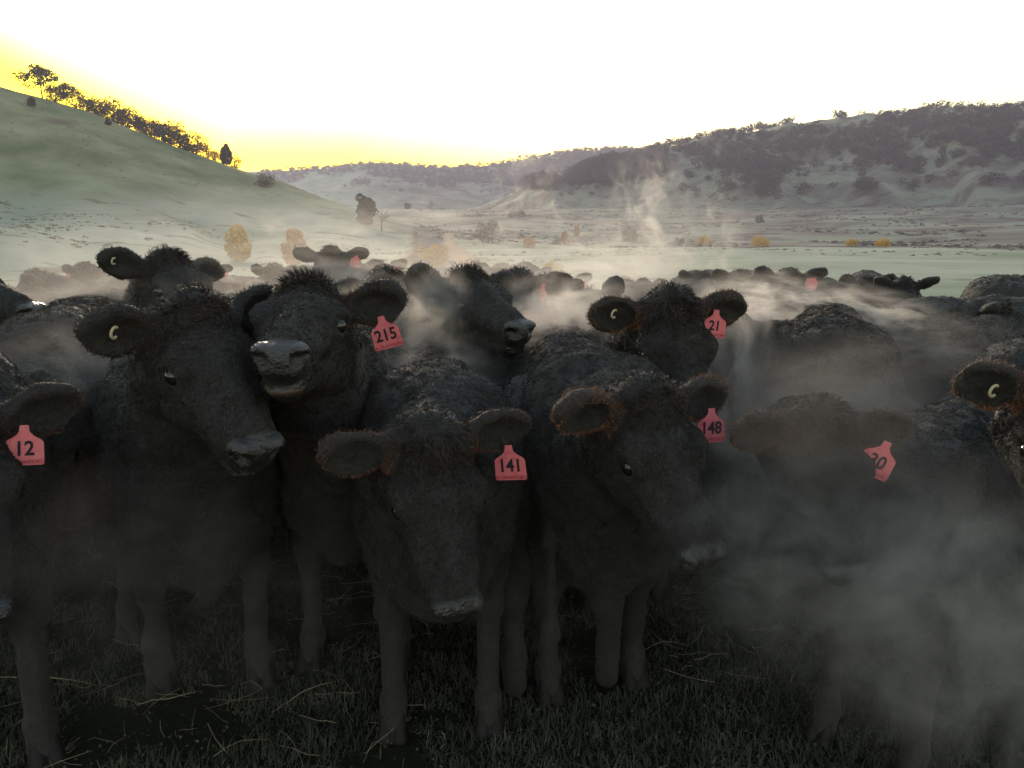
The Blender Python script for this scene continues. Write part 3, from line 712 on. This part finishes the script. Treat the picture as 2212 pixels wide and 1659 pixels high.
    lip = lipc * smooth01((.012 - np.abs(L[:, 2] + .170)) / .008) * smooth01((L[:, 1] - .445) / .02) * (np.abs(L[:, 0]) < .05)
    rust = np.zeros(len(V))
    me = np_mesh('body', V, F, True); attr(me, 'wet', wet); attr(me, 'lip', lip); attr(me, 'rust', rust); me.materials.append(M_BODY)
    root = empty('cow', (wz.x, wz.y, gzz), rz, s); tag(root, label, 'cow', group)
    link('body', me, root)
    # hair
    camL = np.array(Minv @ (Vector((0, 0, CAM_Z)) - Vector((wz.x, wz.y, gzz)))) / s
    def wants(c, n):
        v = camL - c; v /= np.linalg.norm(v, axis=1)[:, None]; Lc = ((c - hl) @ Hx) / [1.05, .92, 1]; hd = (np.abs(Lc[:, 0]) < .2) & (Lc[:, 1] > .02) & (Lc[:, 1] < .46) & (Lc[:, 2] > -.3) & (Lc[:, 2] < .1); return (.10 + 1.0 * ((v * n).sum(1) > -.25) * (.25 + .75 * smooth01((c[:, 2] - .35) / .4))) * (1 + 3.0 * hd)
    def lengths(Pp, n, g):
        Lh = ((Pp - hl) @ Hx) / [1.05, .92, 1]; m = len(Pp)
        inh = (np.abs(Lh[:, 0]) < .2) & (Lh[:, 1] > -.04) & (Lh[:, 1] < .6) & (Lh[:, 2] > -.30) & (Lh[:, 2] < .1)
        Lb = np.where(Pp[:, 2] < .45, .012, .022) * (.7 + .6 * g.uniform(size=m))
        face = .010 + .016 * smooth01((.20 - Lh[:, 1]) / .2)
        Lb = np.where(inh, face, Lb); lift = np.where(inh, .30, .34)
        pl = np.exp(-((Lh[:, 0] / .075) ** 2 + ((Lh[:, 1] - .03) / .075) ** 2 + ((Lh[:, 2]) / .07) ** 2))
        Lb = Lb + pl * .036 * tuft * g.uniform(.2, 1, m); lift = np.clip(lift + pl * .5, 0, .95)
        flow = np.tile([-.6, 0, -.8], (m, 1)); flow = np.where(inh[:, None], (Hx @ np.array([0, .9, -.3]))[None, :], flow)
        eyed = np.minimum(((Lh - [.102, .2, -.069]) ** 2).sum(1), ((Lh - [-.102, .2, -.069]) ** 2).sum(1)) < .027 ** 2; Lb = np.where(eyed, 0, Lb)
        wetm = (Lh[:, 1] > .458) & inh; Lb = np.where(wetm, 0, Lb)
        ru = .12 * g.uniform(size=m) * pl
        for c, D, O, Wv in earpos:
            r = Pp - c; a, b, o = r @ D / .092, r @ Wv / .062, r @ O
            inn = (a * a + b * b < 1.5) & (np.abs(o) < .05); rim = inn & (a * a + b * b > .55)
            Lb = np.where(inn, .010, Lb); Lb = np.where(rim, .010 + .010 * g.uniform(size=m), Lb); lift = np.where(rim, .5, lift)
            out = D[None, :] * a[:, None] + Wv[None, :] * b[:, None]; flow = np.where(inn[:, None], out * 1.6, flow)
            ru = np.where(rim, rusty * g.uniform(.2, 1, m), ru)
        return Lb, lift, flow, ru
    cnt = hairs if hairs is not None else int(100000 if d < 3.0 else 40000 if d < 4.2 else 14000)
    wdt = .0009 * max(1.0, d / 2.2)
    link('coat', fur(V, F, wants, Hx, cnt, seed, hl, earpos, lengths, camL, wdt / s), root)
    for sd in (-1, 1):
        e = link('eye', EYEME, root); e.location = hp(sd * .1005, .199, -.069)
    if d < 4.2:
        for x, y in feet: h_ = link('hoof', HOOFME, root); h_.location = (x, y, 0)
    # tags hang from the ear nearer the picture's right (or as told): (ear side, along, down, roll)
    def ear_fix(spec, me_, nm, front=.012):
        side, al, dn, rl = spec[:4]; front = spec[4] if len(spec) > 4 else front; c, D, O, Wv = earpos[0 if side < 0 else 1]
        ce = c + D * (al - .0); o = link(nm, me_, root)
        # face the way the ear opens, upright
        Mw = Matrix.Rotation(rz, 3, 'Z'); Ow = Mw @ Vector(O); tc = (Vector((0, 0, CAM_Z)) - P).normalized()
        face = (Ow * .35 + tc); face.z *= .5; face.normalize(); zx = Vector((0, 0, 1)); xx = (-face).cross(zx).normalized(); zz = xx.cross(-face)
        # local axes: x right, -y facing, z up
        M3 = Matrix((xx, -face, zz)).transposed() @ Matrix.Rotation(R(rl), 3, 'Y')
        loc = Vector(ce) + Matrix.Rotation(-rz, 3, 'Z') @ (M3 @ Vector((0, 0, -dn / s)) + face * (front / s))
        o.matrix_basis = Matrix.Translation(loc) @ (Matrix.Rotation(-rz, 3, 'Z') @ M3).to_4x4() @ Matrix.Diagonal((1 / s, 1 / s, 1 / s, 1))
        return o
    if etag:
        t = ear_fix(etag, TAGME, 'ear_tag', .03); t.matrix_basis = t.matrix_basis @ Matrix.Rotation(R(g.uniform(-24, 24)), 4, 'Z') @ Matrix.Rotation(R(g.uniform(-10, 6)), 4, 'X')
        if number:
            nsz = .048
            nme = text_mesh(number, nsz, M_INK, .0012, .88); no = link('tag_number', nme, t); no.location = ((0 if len(number) == 3 else 0), -.0016, .006)
            pme = text_mesh('JA CRAWFORD', .0130, M_BROWNINK, .0001, .95); po = link('owner_print', pme, t); po.location = (0, -.0016, -.0255)
    if button:
        bt = ear_fix(button, RINGME, 'button_tag', .022); bt.matrix_basis = bt.matrix_basis @ Matrix.Rotation(R(54), 4, 'Z') @ Matrix.Rotation(R(12), 4, 'X') @ Matrix.Diagonal((.85, 1, .85, 1))
    return root

exec_cows = True
# nearest row
cow('black cow with pink tag 141, head lowered in the middle foreground', (938, 930), 1.92, 24, -60, 5, s=.96, etag=(1, .02, .10, -4), number='141', ears=((1, .05, -.12), (1, -.05, .16)), tuft=1.7, rusty=.6)
cow('black cow with pink tag 148, head lowered and turned right of centre', (1404, 842), 2.06, 25, -47, 9, s=.99, etag=(1, .03, .09, 0), number='148', ears=((1, .1, .16), (1, 0, .05)), rusty=1.0)
cow('black cow with pink tag 30, ghostly behind steam at right', (1785, 893), 1.93, 6, -58, -48, s=.86, etag=(1, .015, .085, 22, .09), number='30', ears=((1, .15, .12), (1, .1, .0)))
cow('black cow cut by the right edge, brown fringed ear with cream button', (2325, 812), 1.85, -16, -44, -60, s=.96, button=(-1, -.02, 0.01, 0), ears=((1, .05, .30), None), rusty=1.0)
cow('large black cow with cream button in its ear, nose pointing right at left', (422, 655), 2.1, 43, -37, 26, s=1.02, button=(-1, 0, 0, 0), ears=((1, .1, .05), (1, -.4, 0)), rusty=.15)
cow('black cow with pink tag 12 cut off by the left edge', (-125, 885), 1.75, 38, -54, 40, s=1.05, etag=(1, -.05, .080, 6, .06), number='12', ears=(None, (1, -.1, .0)), rusty=.4)
cow('black cow at left edge showing only its raised nose in profile', (-120, 575), 3.4, 78, -14, 76, s=1.0, rusty=.2)
cow('black cow with pink tag 215, nose lifted to the camera', (664, 622), 2.3, 5, -7, 0, s=1.0, etag=(1, -.0, .095, -14), number='215', ears=((1, -.2, -.25), (1, .0, .12)), tuft=1.3, rusty=.3, lipc=.7)
cow('black cow in the centre looking right with raised shiny nose', (1003, 592), 3.25, 34, -15, 14, s=.98, ears=((1, -.1, .35), (1, -.2, 0)), rusty=.2)
cow('black cow with pink tag 21 and brown fringed left ear', (1456, 645), 2.75, 9, -52, 6, s=1.02, etag=(1, -.03, .06, 6), number='21', button=(-1, 0, 0, 0), ears=((1, .05, .02), (1, 0, .05)), rusty=.9, tuft=1.3)
# second rows
cow('dark cow in shadow between tag 12 and the large left cow', (62, 850), 2.5, 10, -65, 20, s=1.06, rusty=.1)
cow('black cow seen from behind with wet curly back, between tags 21 and 30', (1790, 640), 5.0, 159, -60, 159, s=1.0, body=.6, rusty=.2, res=.011, hairs=60000)
cow('black cow standing broadside at right with brown edged back', (1860, 820), 4.0, -80, -45, -68, s=.93, body=.3, res=.011, hairs=50000)
cow('black cow with raised head and cream button, upper left', (360, 552), 3.75, 50, -26, 30, s=1.08, button=(-1, .03, 0, 0), ears=((1, -.1, .3), None), rusty=.2)
cow('black cow behind tag 215, curly topped and turned right', (835, 594), 3.8, 52, -30, 40, s=1.0, rusty=.2)
cow('black cow peeping between the large left cow and tag 215', (590, 640), 3.7, -10, -45, 0, s=1.0, rusty=.2)
cow('black cow with its humped back behind the large left cow', (190, 820), 3.4, -60, -50, -95, s=1.0, rusty=.2)
cow('black cow with tilted pink tag right of the centre cow', (1118, 594), 4.1, -8, -35, 0, s=1.0, etag=(1, -.07, .05, 30), ears=((1, 0, 0), (1, -.1, .05)), rusty=.3)
cow('black cow with a small pink tag beside the pointed eared cow', (1178, 604), 4.9, 12, -40, 5, s=.95, etag=(1, -.02, .06, 0), rusty=.3)
cow('black cow with two upright pointed ears behind tag 21', (1272, 634), 4.2, 176, -30, 172, s=.93, ears=((.55, 0, 1, (0, -1, .2)), (.55, 0, 1, (0, -1, .2))), rusty=.1)
cow('dark muzzled cow lowered right behind tag 21', (1590, 705), 3.45, -8, -75, -20, s=.92, rusty=.4)
cow('black cow with spiky tuft in the steam, back row right of centre', (1600, 592), 6.6, 5, -45, 0, s=.97, ears=((1, -.05, .55), (1, -.05, .55)), tuft=2.0, rusty=.4)
cow('black cow with pink tag in the back row beside the spiky one', (1705, 590), 5.5, -6, -40, 8, s=.97, etag=(1, -.01, .06, 20), ears=((1, -.05, .55), (1, -.05, .55)), rusty=.4)
cow('black cow with pale pink tag half hidden behind the curly back', (1655, 722), 3.9, -10, -50, -30, s=.9, etag=(1, -.02, .06, 30), rusty=.5)
cow('black cow with left ear pricked, back row at right', (1872, 604), 6.6, 10, -40, 20, s=.97, ears=((1, -.05, .55), (1, -.05, .55)), rusty=.4)
cow('black cow with rounded right ear, back row beside the pricked ear', (1955, 608), 6.4, -5, -45, -14, s=.97, ears=((1, -.05, .55), (1, -.05, .55)), rusty=.2)
cow('black cow with smooth back behind the broadside one', (1870, 750), 4.7, -95, -60, -84, s=.97, body=.3, rusty=.2)
cow('jet black cow with its back at the far right edge', (2060, 700), 5.6, -80, -60, -80, s=1.06, body=.3, rusty=.1)
cow('black cow whose woolly shoulder shows below the far right backs', (2060, 900), 3.0, -40, -60, -62, s=.94, rusty=.4)
cow('black cow hunched in the dark behind tag 141', (870, 810), 3.35, -60, -55, -25, s=1.0, rusty=.1)
cow('black cow low between the centre cow and tag 148', (1180, 780), 3.75, 20, -55, 10, s=.98, rusty=.1)
# far rows fading in the steam
FARC = [('misty cow with pink tag in the far row, above tag 215', (715, 550), 5.9, 8, -38, 5, 1.1, (1, -.01, .06, 10), .25),
 ('faint cow left of the misty one with the pink tag', (590, 585), 6.9, -20, -40, -10, 1.0, None, .1),
 ('faint far cow with pink tag near the left poplar', (440, 582), 7.4, 20, -45, 10, 1.0, (1, -.01, .06, 0), 0),
 ('faint far cow with pink tag at the left side of the herd', (180, 584), 6.4, -20, -45, -20, 1.0, (-1, .0, .06, 0), 0),
 ('misty cow with hunched back at the far left', (70, 600), 5.8, -70, -50, -60, 1.08, None, 0),
 ('misty cow low at the left between two backs', (190, 640), 4.7, 30, -50, 40, .98, None, 0),
 ('grey misty cow behind the raised head at upper left', (480, 615), 5.6, 60, -50, 80, 1.0, None, 0),
 ('pale misty cow far behind the centre cow', (1070, 590), 8.3, -10, -40, 0, 1.0, None, .1),
 ('faint small cow far back, right of the centre cow', (1150, 588), 9.5, 15, -40, 10, 1.0, None, .1),
 ('tiny faint cow head above the gap beside tag 21', (1390, 616), 8.2, 5, -35, 0, .95, None, .2),
 ('misty cow back between the tiny head and the spiky one', (1480, 632), 6.8, 70, -60, 90, 1.0, None, 0),
 ('dim cow far back behind tag 215', (905, 610), 7.2, -30, -50, -60, 1.0, None, 0),
 ('misty cow at left with lowered back beside the edge', (20, 640), 4.6, 60, -50, 95, 1.0, None, 0),
 ('misty cow in the last row behind the pink tagged misty one', (655, 592), 8.6, 40, -50, 60, 1.0, None, 0),
 ('far cow turned away in the mist left of centre', (800, 600), 8.9, 170, -40, 170, 1.0, None, 0),
 ('far cow in pinkish mist right of the pointed ears', (1500, 612), 8.8, -12, -40, -20, 1.0, None, .1),
 ('far cow facing the camera in the steam right of the tilted tag', (1215, 606), 6.2, 5, -38, 5, .98, (1, -.01, .06, 0), .35),
 ('far cow with pricked ears behind the centre cow', (1085, 586), 6.4, -8, -36, -10, 1.0, None, .5),
 ('far cow looking left above tag 21', (1520, 604), 7.0, -30, -36, -30, .98, None, .45),
 ('far cow beside the faint head at the left poplar', (340, 592), 7.6, 20, -38, 15, 1.0, None, .4),
 ('far cow between the misty pink tagged head and the centre cow', (812, 578), 6.3, 10, -36, 10, .98, (1, -.01, .06, 0), .4),
 ('black cow at the right behind the smooth backs', (2160, 660), 4.6, 60, -60, 95, .96, None, 0)]
for lb, pl, d, yw, pt, hd, s_, et, er in FARC:
    cow(lb, (pl[0], pl[1] - 9), d, yw, pt, hd, s=s_ * .9, etag=et, ears=((1, -.1, er), (1, -.1, er)), rusty=.1)

# ---------------------------------------------------------------- grass and straw underfoot
g = np.random.default_rng(21)
def blades(n, x, y, hmin, hmax, wd, lean):
    a = g.uniform(0, 6.28, n); h = g.uniform(hmin, hmax, n); z = height(x, y)
    P = np.stack([x, y, z], 1); d = np.stack([np.cos(a), np.sin(a), np.zeros(n)], 1); s = np.stack([-np.sin(a), np.cos(a), np.zeros(n)], 1) * (wd * g.uniform(.6, 1.3, (n, 1)))
    ln = g.uniform(.2, lean, (n, 1)) * h[:, None]; up = np.array([0, 0, 1.0])
    m_ = P + up * h[:, None] * .6 + d * ln * .45; t = P + up * h[:, None] * .85 + d * ln * 1.2; P = P - up * .01
    V = np.stack([P - s, P + s, m_ + s * .7, m_ - s * .7, t], 1).reshape(-1, 3); b = np.arange(n)[:, None] * 5
    return V, (b + np.array([[0, 1, 2, 3, 3, 2, 4]])).ravel(), np.tile(np.array([4, 3], np.int32), n)
n = 170000
rad = np.where(g.uniform(size=n) < .7, 1.3 + 3.6 * g.uniform(size=n) ** 1.1, 4.4 + 6 * g.uniform(size=n) ** 1.3); aa = g.uniform(-.75, .75, n); x, y = rad * np.sin(aa), rad * np.cos(aa)
pat = fbm(x * 3, y * 3, seed=61, o=3) > -.45; x, y = x[pat], y[pat]; n = len(x)
V, F, S = blades(n, x, y, .012, .045 * np.where(np.hypot(x, y) > 4.6, 1.5, 1.0), .0022, 1.6)
gme = np_mesh('grass', V, F, sizes=S)
M_GRASS = leaf_mat('short_grass', (.035, .038, .024), (.12, .118, .085), 7)
gme.materials.append(M_GRASS); tag(link('grass', gme), 'short trampled dark green grass under the front cows', 'grass', kind='stuff')
n = 5000
rad = 1.3 + 3.0 * g.uniform(size=n); aa = g.uniform(-.75, .75, n); x, y = rad * np.sin(aa), rad * np.cos(aa)
z = height(x, y) + .012 + .018 * g.uniform(size=n); C = np.stack([x, y, z], 1)
a = g.uniform(0, 6.28, n); tl = g.normal(size=(n, 2)) * .3; ring = []
for k in range(6):
    th = a + k * math.pi / 3; r_ = .0052 * g.uniform(.7, 1.3, n) * (1 if k % 2 else .8)
    dx, dy = np.cos(th) * r_, np.sin(th) * r_; ring.append(C + np.stack([dx, dy, dx * tl[:, 0] + dy * tl[:, 1]], 1))
V = np.stack(ring, 1).reshape(-1, 3); cme = np_mesh('clover_leaves', V, np.arange(n * 6).reshape(-1, 6))
cme.materials.append(leaf_mat('clover', (.05, .06, .035), (.12, .135, .09), 20)); tag(link('clover_leaves', cme), 'tiny clover leaves among the trampled grass in front', 'clover', kind='stuff')
parts = []
for k in range(1200):
    r_ = 1.35 + 3.2 * g.uniform() ** 1.2; a_ = g.uniform(-.72, .72); x0, y0 = r_ * math.sin(a_), r_ * math.cos(a_)
    if fbm(np.array([x0 * 1.3]), np.array([y0 * 1.3]), seed=71, o=2)[0] < -.25: continue
    L_ = .03 + .2 * g.uniform() ** 2; th = g.uniform(0, 6.28); cv = g.normal() * .25; up = g.uniform(0, .05) * (g.uniform() < .4); pts = []
    for q in range(5):
        t_ = q / 4; th2 = th + cv * t_; x_ = x0 + L_ * t_ * math.cos(th2); y_ = y0 + L_ * t_ * math.sin(th2)
        pts.append([x_, y_, .022 + g.uniform(0, .012) + up * math.sin(t_ * 2.2)])
    pts = np.array(pts); pts[:, 2] += height(pts[:, 0], pts[:, 1]); w_ = g.uniform(.0005, .0013); parts.append(tube(pts, [w_] * 4 + [w_ * .4], 3))
V, F = join(parts); sme = np_mesh('straw', V, F)
sme.materials.append(simple('dry_straw', (.27, .235, .165), .6, var=.5, scale=6)); tag(link('straw', sme), 'pale dry straw stems strewn over the dark grass', 'straw', kind='stuff')

# ---------------------------------------------------------------- haze and steam
def vol_box(name, lo, hi, mat):
    V = np.array([(x, y, z) for x in (lo[0], hi[0]) for y in (lo[1], hi[1]) for z in (lo[2], hi[2])], float)
    F = np.array([[0, 1, 3, 2], [4, 6, 7, 5], [0, 4, 5, 1], [2, 3, 7, 6], [0, 2, 6, 4], [1, 5, 7, 3]])
    return link(name, np_mesh(name, V, F), mats=[mat])
def haze_mat(den, col):
    m = bpy.data.materials.new('valley_haze'); m.use_nodes = True; nt = m.node_tree; nt.nodes.clear()
    o = nt.nodes.new('ShaderNodeOutputMaterial'); v = nt.nodes.new('ShaderNodeVolumePrincipled')
    v.inputs['Color'].default_value = (*col, 1); v.inputs['Density'].default_value = den; v.inputs['Anisotropy'].default_value = .3
    nt.links.new(v.outputs[0], o.inputs['Volume']); return m
zmax = float(max(Z.max(), 210)) + 5
hz = vol_box('haze', (-4600, -4600, float(Z.min()) - 1), (4600, 4600, zmax), haze_mat(.00017, (.74, .74, .95)))
tag(hz, 'pale morning haze filling the whole valley', 'haze', kind='stuff')
def steam_mat(den, col, nscale, thr, seed):
    m = bpy.data.materials.new('steam'); m.use_nodes = True; nt = m.node_tree; nt.nodes.clear()
    o = nt.nodes.new('ShaderNodeOutputMaterial'); v = nt.nodes.new('ShaderNodeVolumePrincipled')
    v.inputs['Color'].default_value = (*col, 1); v.inputs['Anisotropy'].default_value = .35
    tc = nt.nodes.new('ShaderNodeTexCoord')
    ln = nt.nodes.new('ShaderNodeVectorMath'); ln.operation = 'LENGTH'; nt.links.new(tc.outputs['Object'], ln.inputs[0])
    fo = nt.nodes.new('ShaderNodeMapRange'); fo.interpolation_type = 'SMOOTHSTEP'; nt.links.new(ln.outputs['Value'], fo.inputs[0])
    fo.inputs[1].default_value = 1.0; fo.inputs[2].default_value = .15; fo.inputs[3].default_value = 0; fo.inputs[4].default_value = 1
    mp = nt.nodes.new('ShaderNodeMapping'); mp.inputs['Location'].default_value = (seed * 3.1, seed * 1.7, 0); nt.links.new(tc.outputs['Object'], mp.inputs[0])
    nz = nt.nodes.new('ShaderNodeTexNoise'); nz.inputs['Scale'].default_value = nscale; nz.inputs['Detail'].default_value = 4; nz.inputs['Roughness'].default_value = .62; nz.inputs['Distortion'].default_value = 1.1
    nt.links.new(mp.outputs[0], nz.inputs['Vector'])
    mr = nt.nodes.new('ShaderNodeMapRange'); mr.interpolation_type = 'SMOOTHSTEP'; nt.links.new(nz.outputs[0], mr.inputs[0]); mr.inputs[1].default_value = thr + .08; mr.inputs[2].default_value = thr + .34
    mu = nt.nodes.new('ShaderNodeMath'); mu.operation = 'MULTIPLY'; nt.links.new(fo.outputs[0], mu.inputs[0]); nt.links.new(mr.outputs[0], mu.inputs[1])
    m2 = nt.nodes.new('ShaderNodeMath'); m2.operation = 'MULTIPLY'; nt.links.new(mu.outputs[0], m2.inputs[0]); m2.inputs[1].default_value = den
    nt.links.new(m2.outputs[0], v.inputs['Density']); nt.links.new(v.outputs[0], o.inputs['Volume']); return m
WARM, GREY = (.97, .92, .89), (.95, .92, .90)
STEAM = [ # picture point, distance, radii (x, y, z), density, noise scale, threshold, colour, roll, label
 ((1890, 1290), 1.72, (.52, .22, .40), 4.6, 3.0, .34, GREY, 10, 'grey steam drifting low in front of the cow tagged 30'),
 ((2120, 1370), 1.6, (.44, .22, .46), 5.5, 2.8, .32, GREY, -15, 'brightest patch of steam near the ground at the right edge'),
 ((1680, 1180), 1.85, (.42, .2, .32), 4.4, 3.0, .34, GREY, 0, 'mottled steam between the muzzles of tags 148 and 30'),
 ((1830, 880), 2.75, (.75, .22, .34), 1.3, 1.9, .30, GREY, 0, 'steam lit from behind around the head of tag 30'),
 ((1800, 980), 1.66, (.34, .10, .28), .7, 1.6, .22, GREY, 0, 'even thin veil right in front of the face of tag 30'),
 ((1600, 960), 2.45, (.40, .2, .34), 1.8, 1.9, .32, GREY, 0, 'thin steam behind the pink tag 148'),
 ((250, 1280), 1.60, (.40, .22, .36), .8, 1.7, .32, GREY, 0, 'faint steam low in front of the large left cow'),
 ((620, 1330), 1.62, (.42, .2, .30), .45, 1.9, .32, GREY, 0, 'dim low mist between the legs left of tag 141'),
 ((1180, 1330), 1.75, (.36, .2, .28), .35, 2.0, .34, GREY, 0, 'dim low mist between the legs of tags 141 and 148'),
 ((180, 860), 2.6, (.50, .25, .34), 1.6, 1.8, .30, GREY, 0, 'grey breath over the dark flank between tag 12 and the large left cow'),
 ((930, 850), 2.75, (.36, .28, .26), 6.0, 2.0, .36, GREY, 0, 'puff of steam over the dark back between tags 215 and 141'),
 ((940, 690), 3.0, (.20, .25, .28), 4.4, 1.8, .34, WARM, 0, 'steam puff left of the centre cow nose'),
 ((1210, 700), 3.2, (.40, .3, .26), 9.0, 1.9, .34, WARM, 0, 'steam cloud hanging right of the centre cow nose'),
 ((1590, 800), 3.3, (.24, .25, .46), 4.2, 1.8, .30, GREY, 0, 'bluish grey steam between tag 21 and the curly back'),
 ((1300, 760), 3.1, (.40, .2, .22), 1.6, 2.0, .34, WARM, 0, 'thin steam over the shoulders of the cow tagged 148'),
 ((1770, 672), 4.2, (.80, .4, .24), 9.0, 3.2, .38, WARM, 8, 'pinkish steam curling above the curly back'),
 ((1620, 660), 4.6, (.45, .3, .22), 6.0, 2.4, .38, WARM, 0, 'steam around the spiky tufted cow'),
 ((230, 650), 3.9, (1.2, .4, .40), 1.3, 2.2, .30, GREY, 0, 'grey steam between the left backs'),
 ((560, 610), 5.2, (1.3, .5, .34), 1.2, 2.6, .34, WARM, 0, 'warm steam among the far heads left of centre'),
 ((900, 600), 5.6, (1.3, .6, .36), 1.9, 2.6, .34, WARM, 0, 'warm steam behind the centre cow'),
 ((1250, 600), 5.4, (1.2, .6, .28), 1.7, 2.4, .34, WARM, 0, 'warm steam around the pointed ears'),
 ((450, 700), 3.1, (.50, .25, .22), 1.6, 2.2, .34, WARM, 0, 'light steam above the neck of the large left cow'),
 ((820, 660), 3.2, (.40, .25, .20), 2.4, 2.2, .36, WARM, 0, 'light steam behind the ear with tag 215'),
 ((1950, 740), 3.5, (.60, .25, .20), 2.2, 2.2, .36, WARM, 0, 'light steam lifting off the brown edged back'),
 ((1480, 700), 3.6, (.50, .25, .22), 3.4, 2.2, .36, WARM, 0, 'bright steam right behind the head of tag 21'),
 ((1400, 470), 8.5, (.60, .5, 1.0), 5.8, 2.6, .44, WARM, -12, 'tall steam plume rising above the back row'),
 ((1330, 560), 9.0, (1.2, .6, .62), 3.0, 2.6, .38, WARM, 0, 'broad steam at the foot of the tall plume'),
 ((1510, 540), 8.0, (.5, .5, .8), 3.8, 2.4, .42, WARM, 14, 'right shoulder of the tall steam plume'),
 ((1140, 440), 11, (.7, .7, 1.1), 2.6, 2.4, .44, WARM, 10, 'thin wisp of steam rising left of the tall plume'),
 ((740, 520), 12, (2.2, 1.2, 1.0), .6, 2.6, .40, WARM, 0, 'broad pale mist over the flat behind the left herd'),
 ((1000, 510), 14, (2.4, 1.2, 1.1), .5, 2.6, .40, WARM, 0, 'broad pale mist drifting over the creek gully'),
 ((560, 520), 22, (9, 5, 2.2), .07, 2.4, .32, WARM, 0, 'low ground mist veiling the foot of the left hill'),
 ((1350, 530), 26, (9, 5, 2.2), .07, 2.6, .32, WARM, 0, 'low ground mist beyond the tall steam plume'),
]
def ico(sub=2):
    import bmesh
    bm = bmesh.new(); bmesh.ops.create_icosphere(bm, subdivisions=sub, radius=1.0); me = bpy.data.meshes.new('steam_cloud'); bm.to_mesh(me); bm.free(); return me
for k, (pp, d, rad, den, ns, thr, col, rl, lb) in enumerate(STEAM):
    o = link('steam_cloud', ico(3), mats=[steam_mat(den, col, ns, thr, k + 1)])
    o.location = at(pp[0], pp[1], d); o.scale = rad; o.rotation_euler = (0, R(rl), 0)
    tag(o, lb, 'steam', kind='stuff')
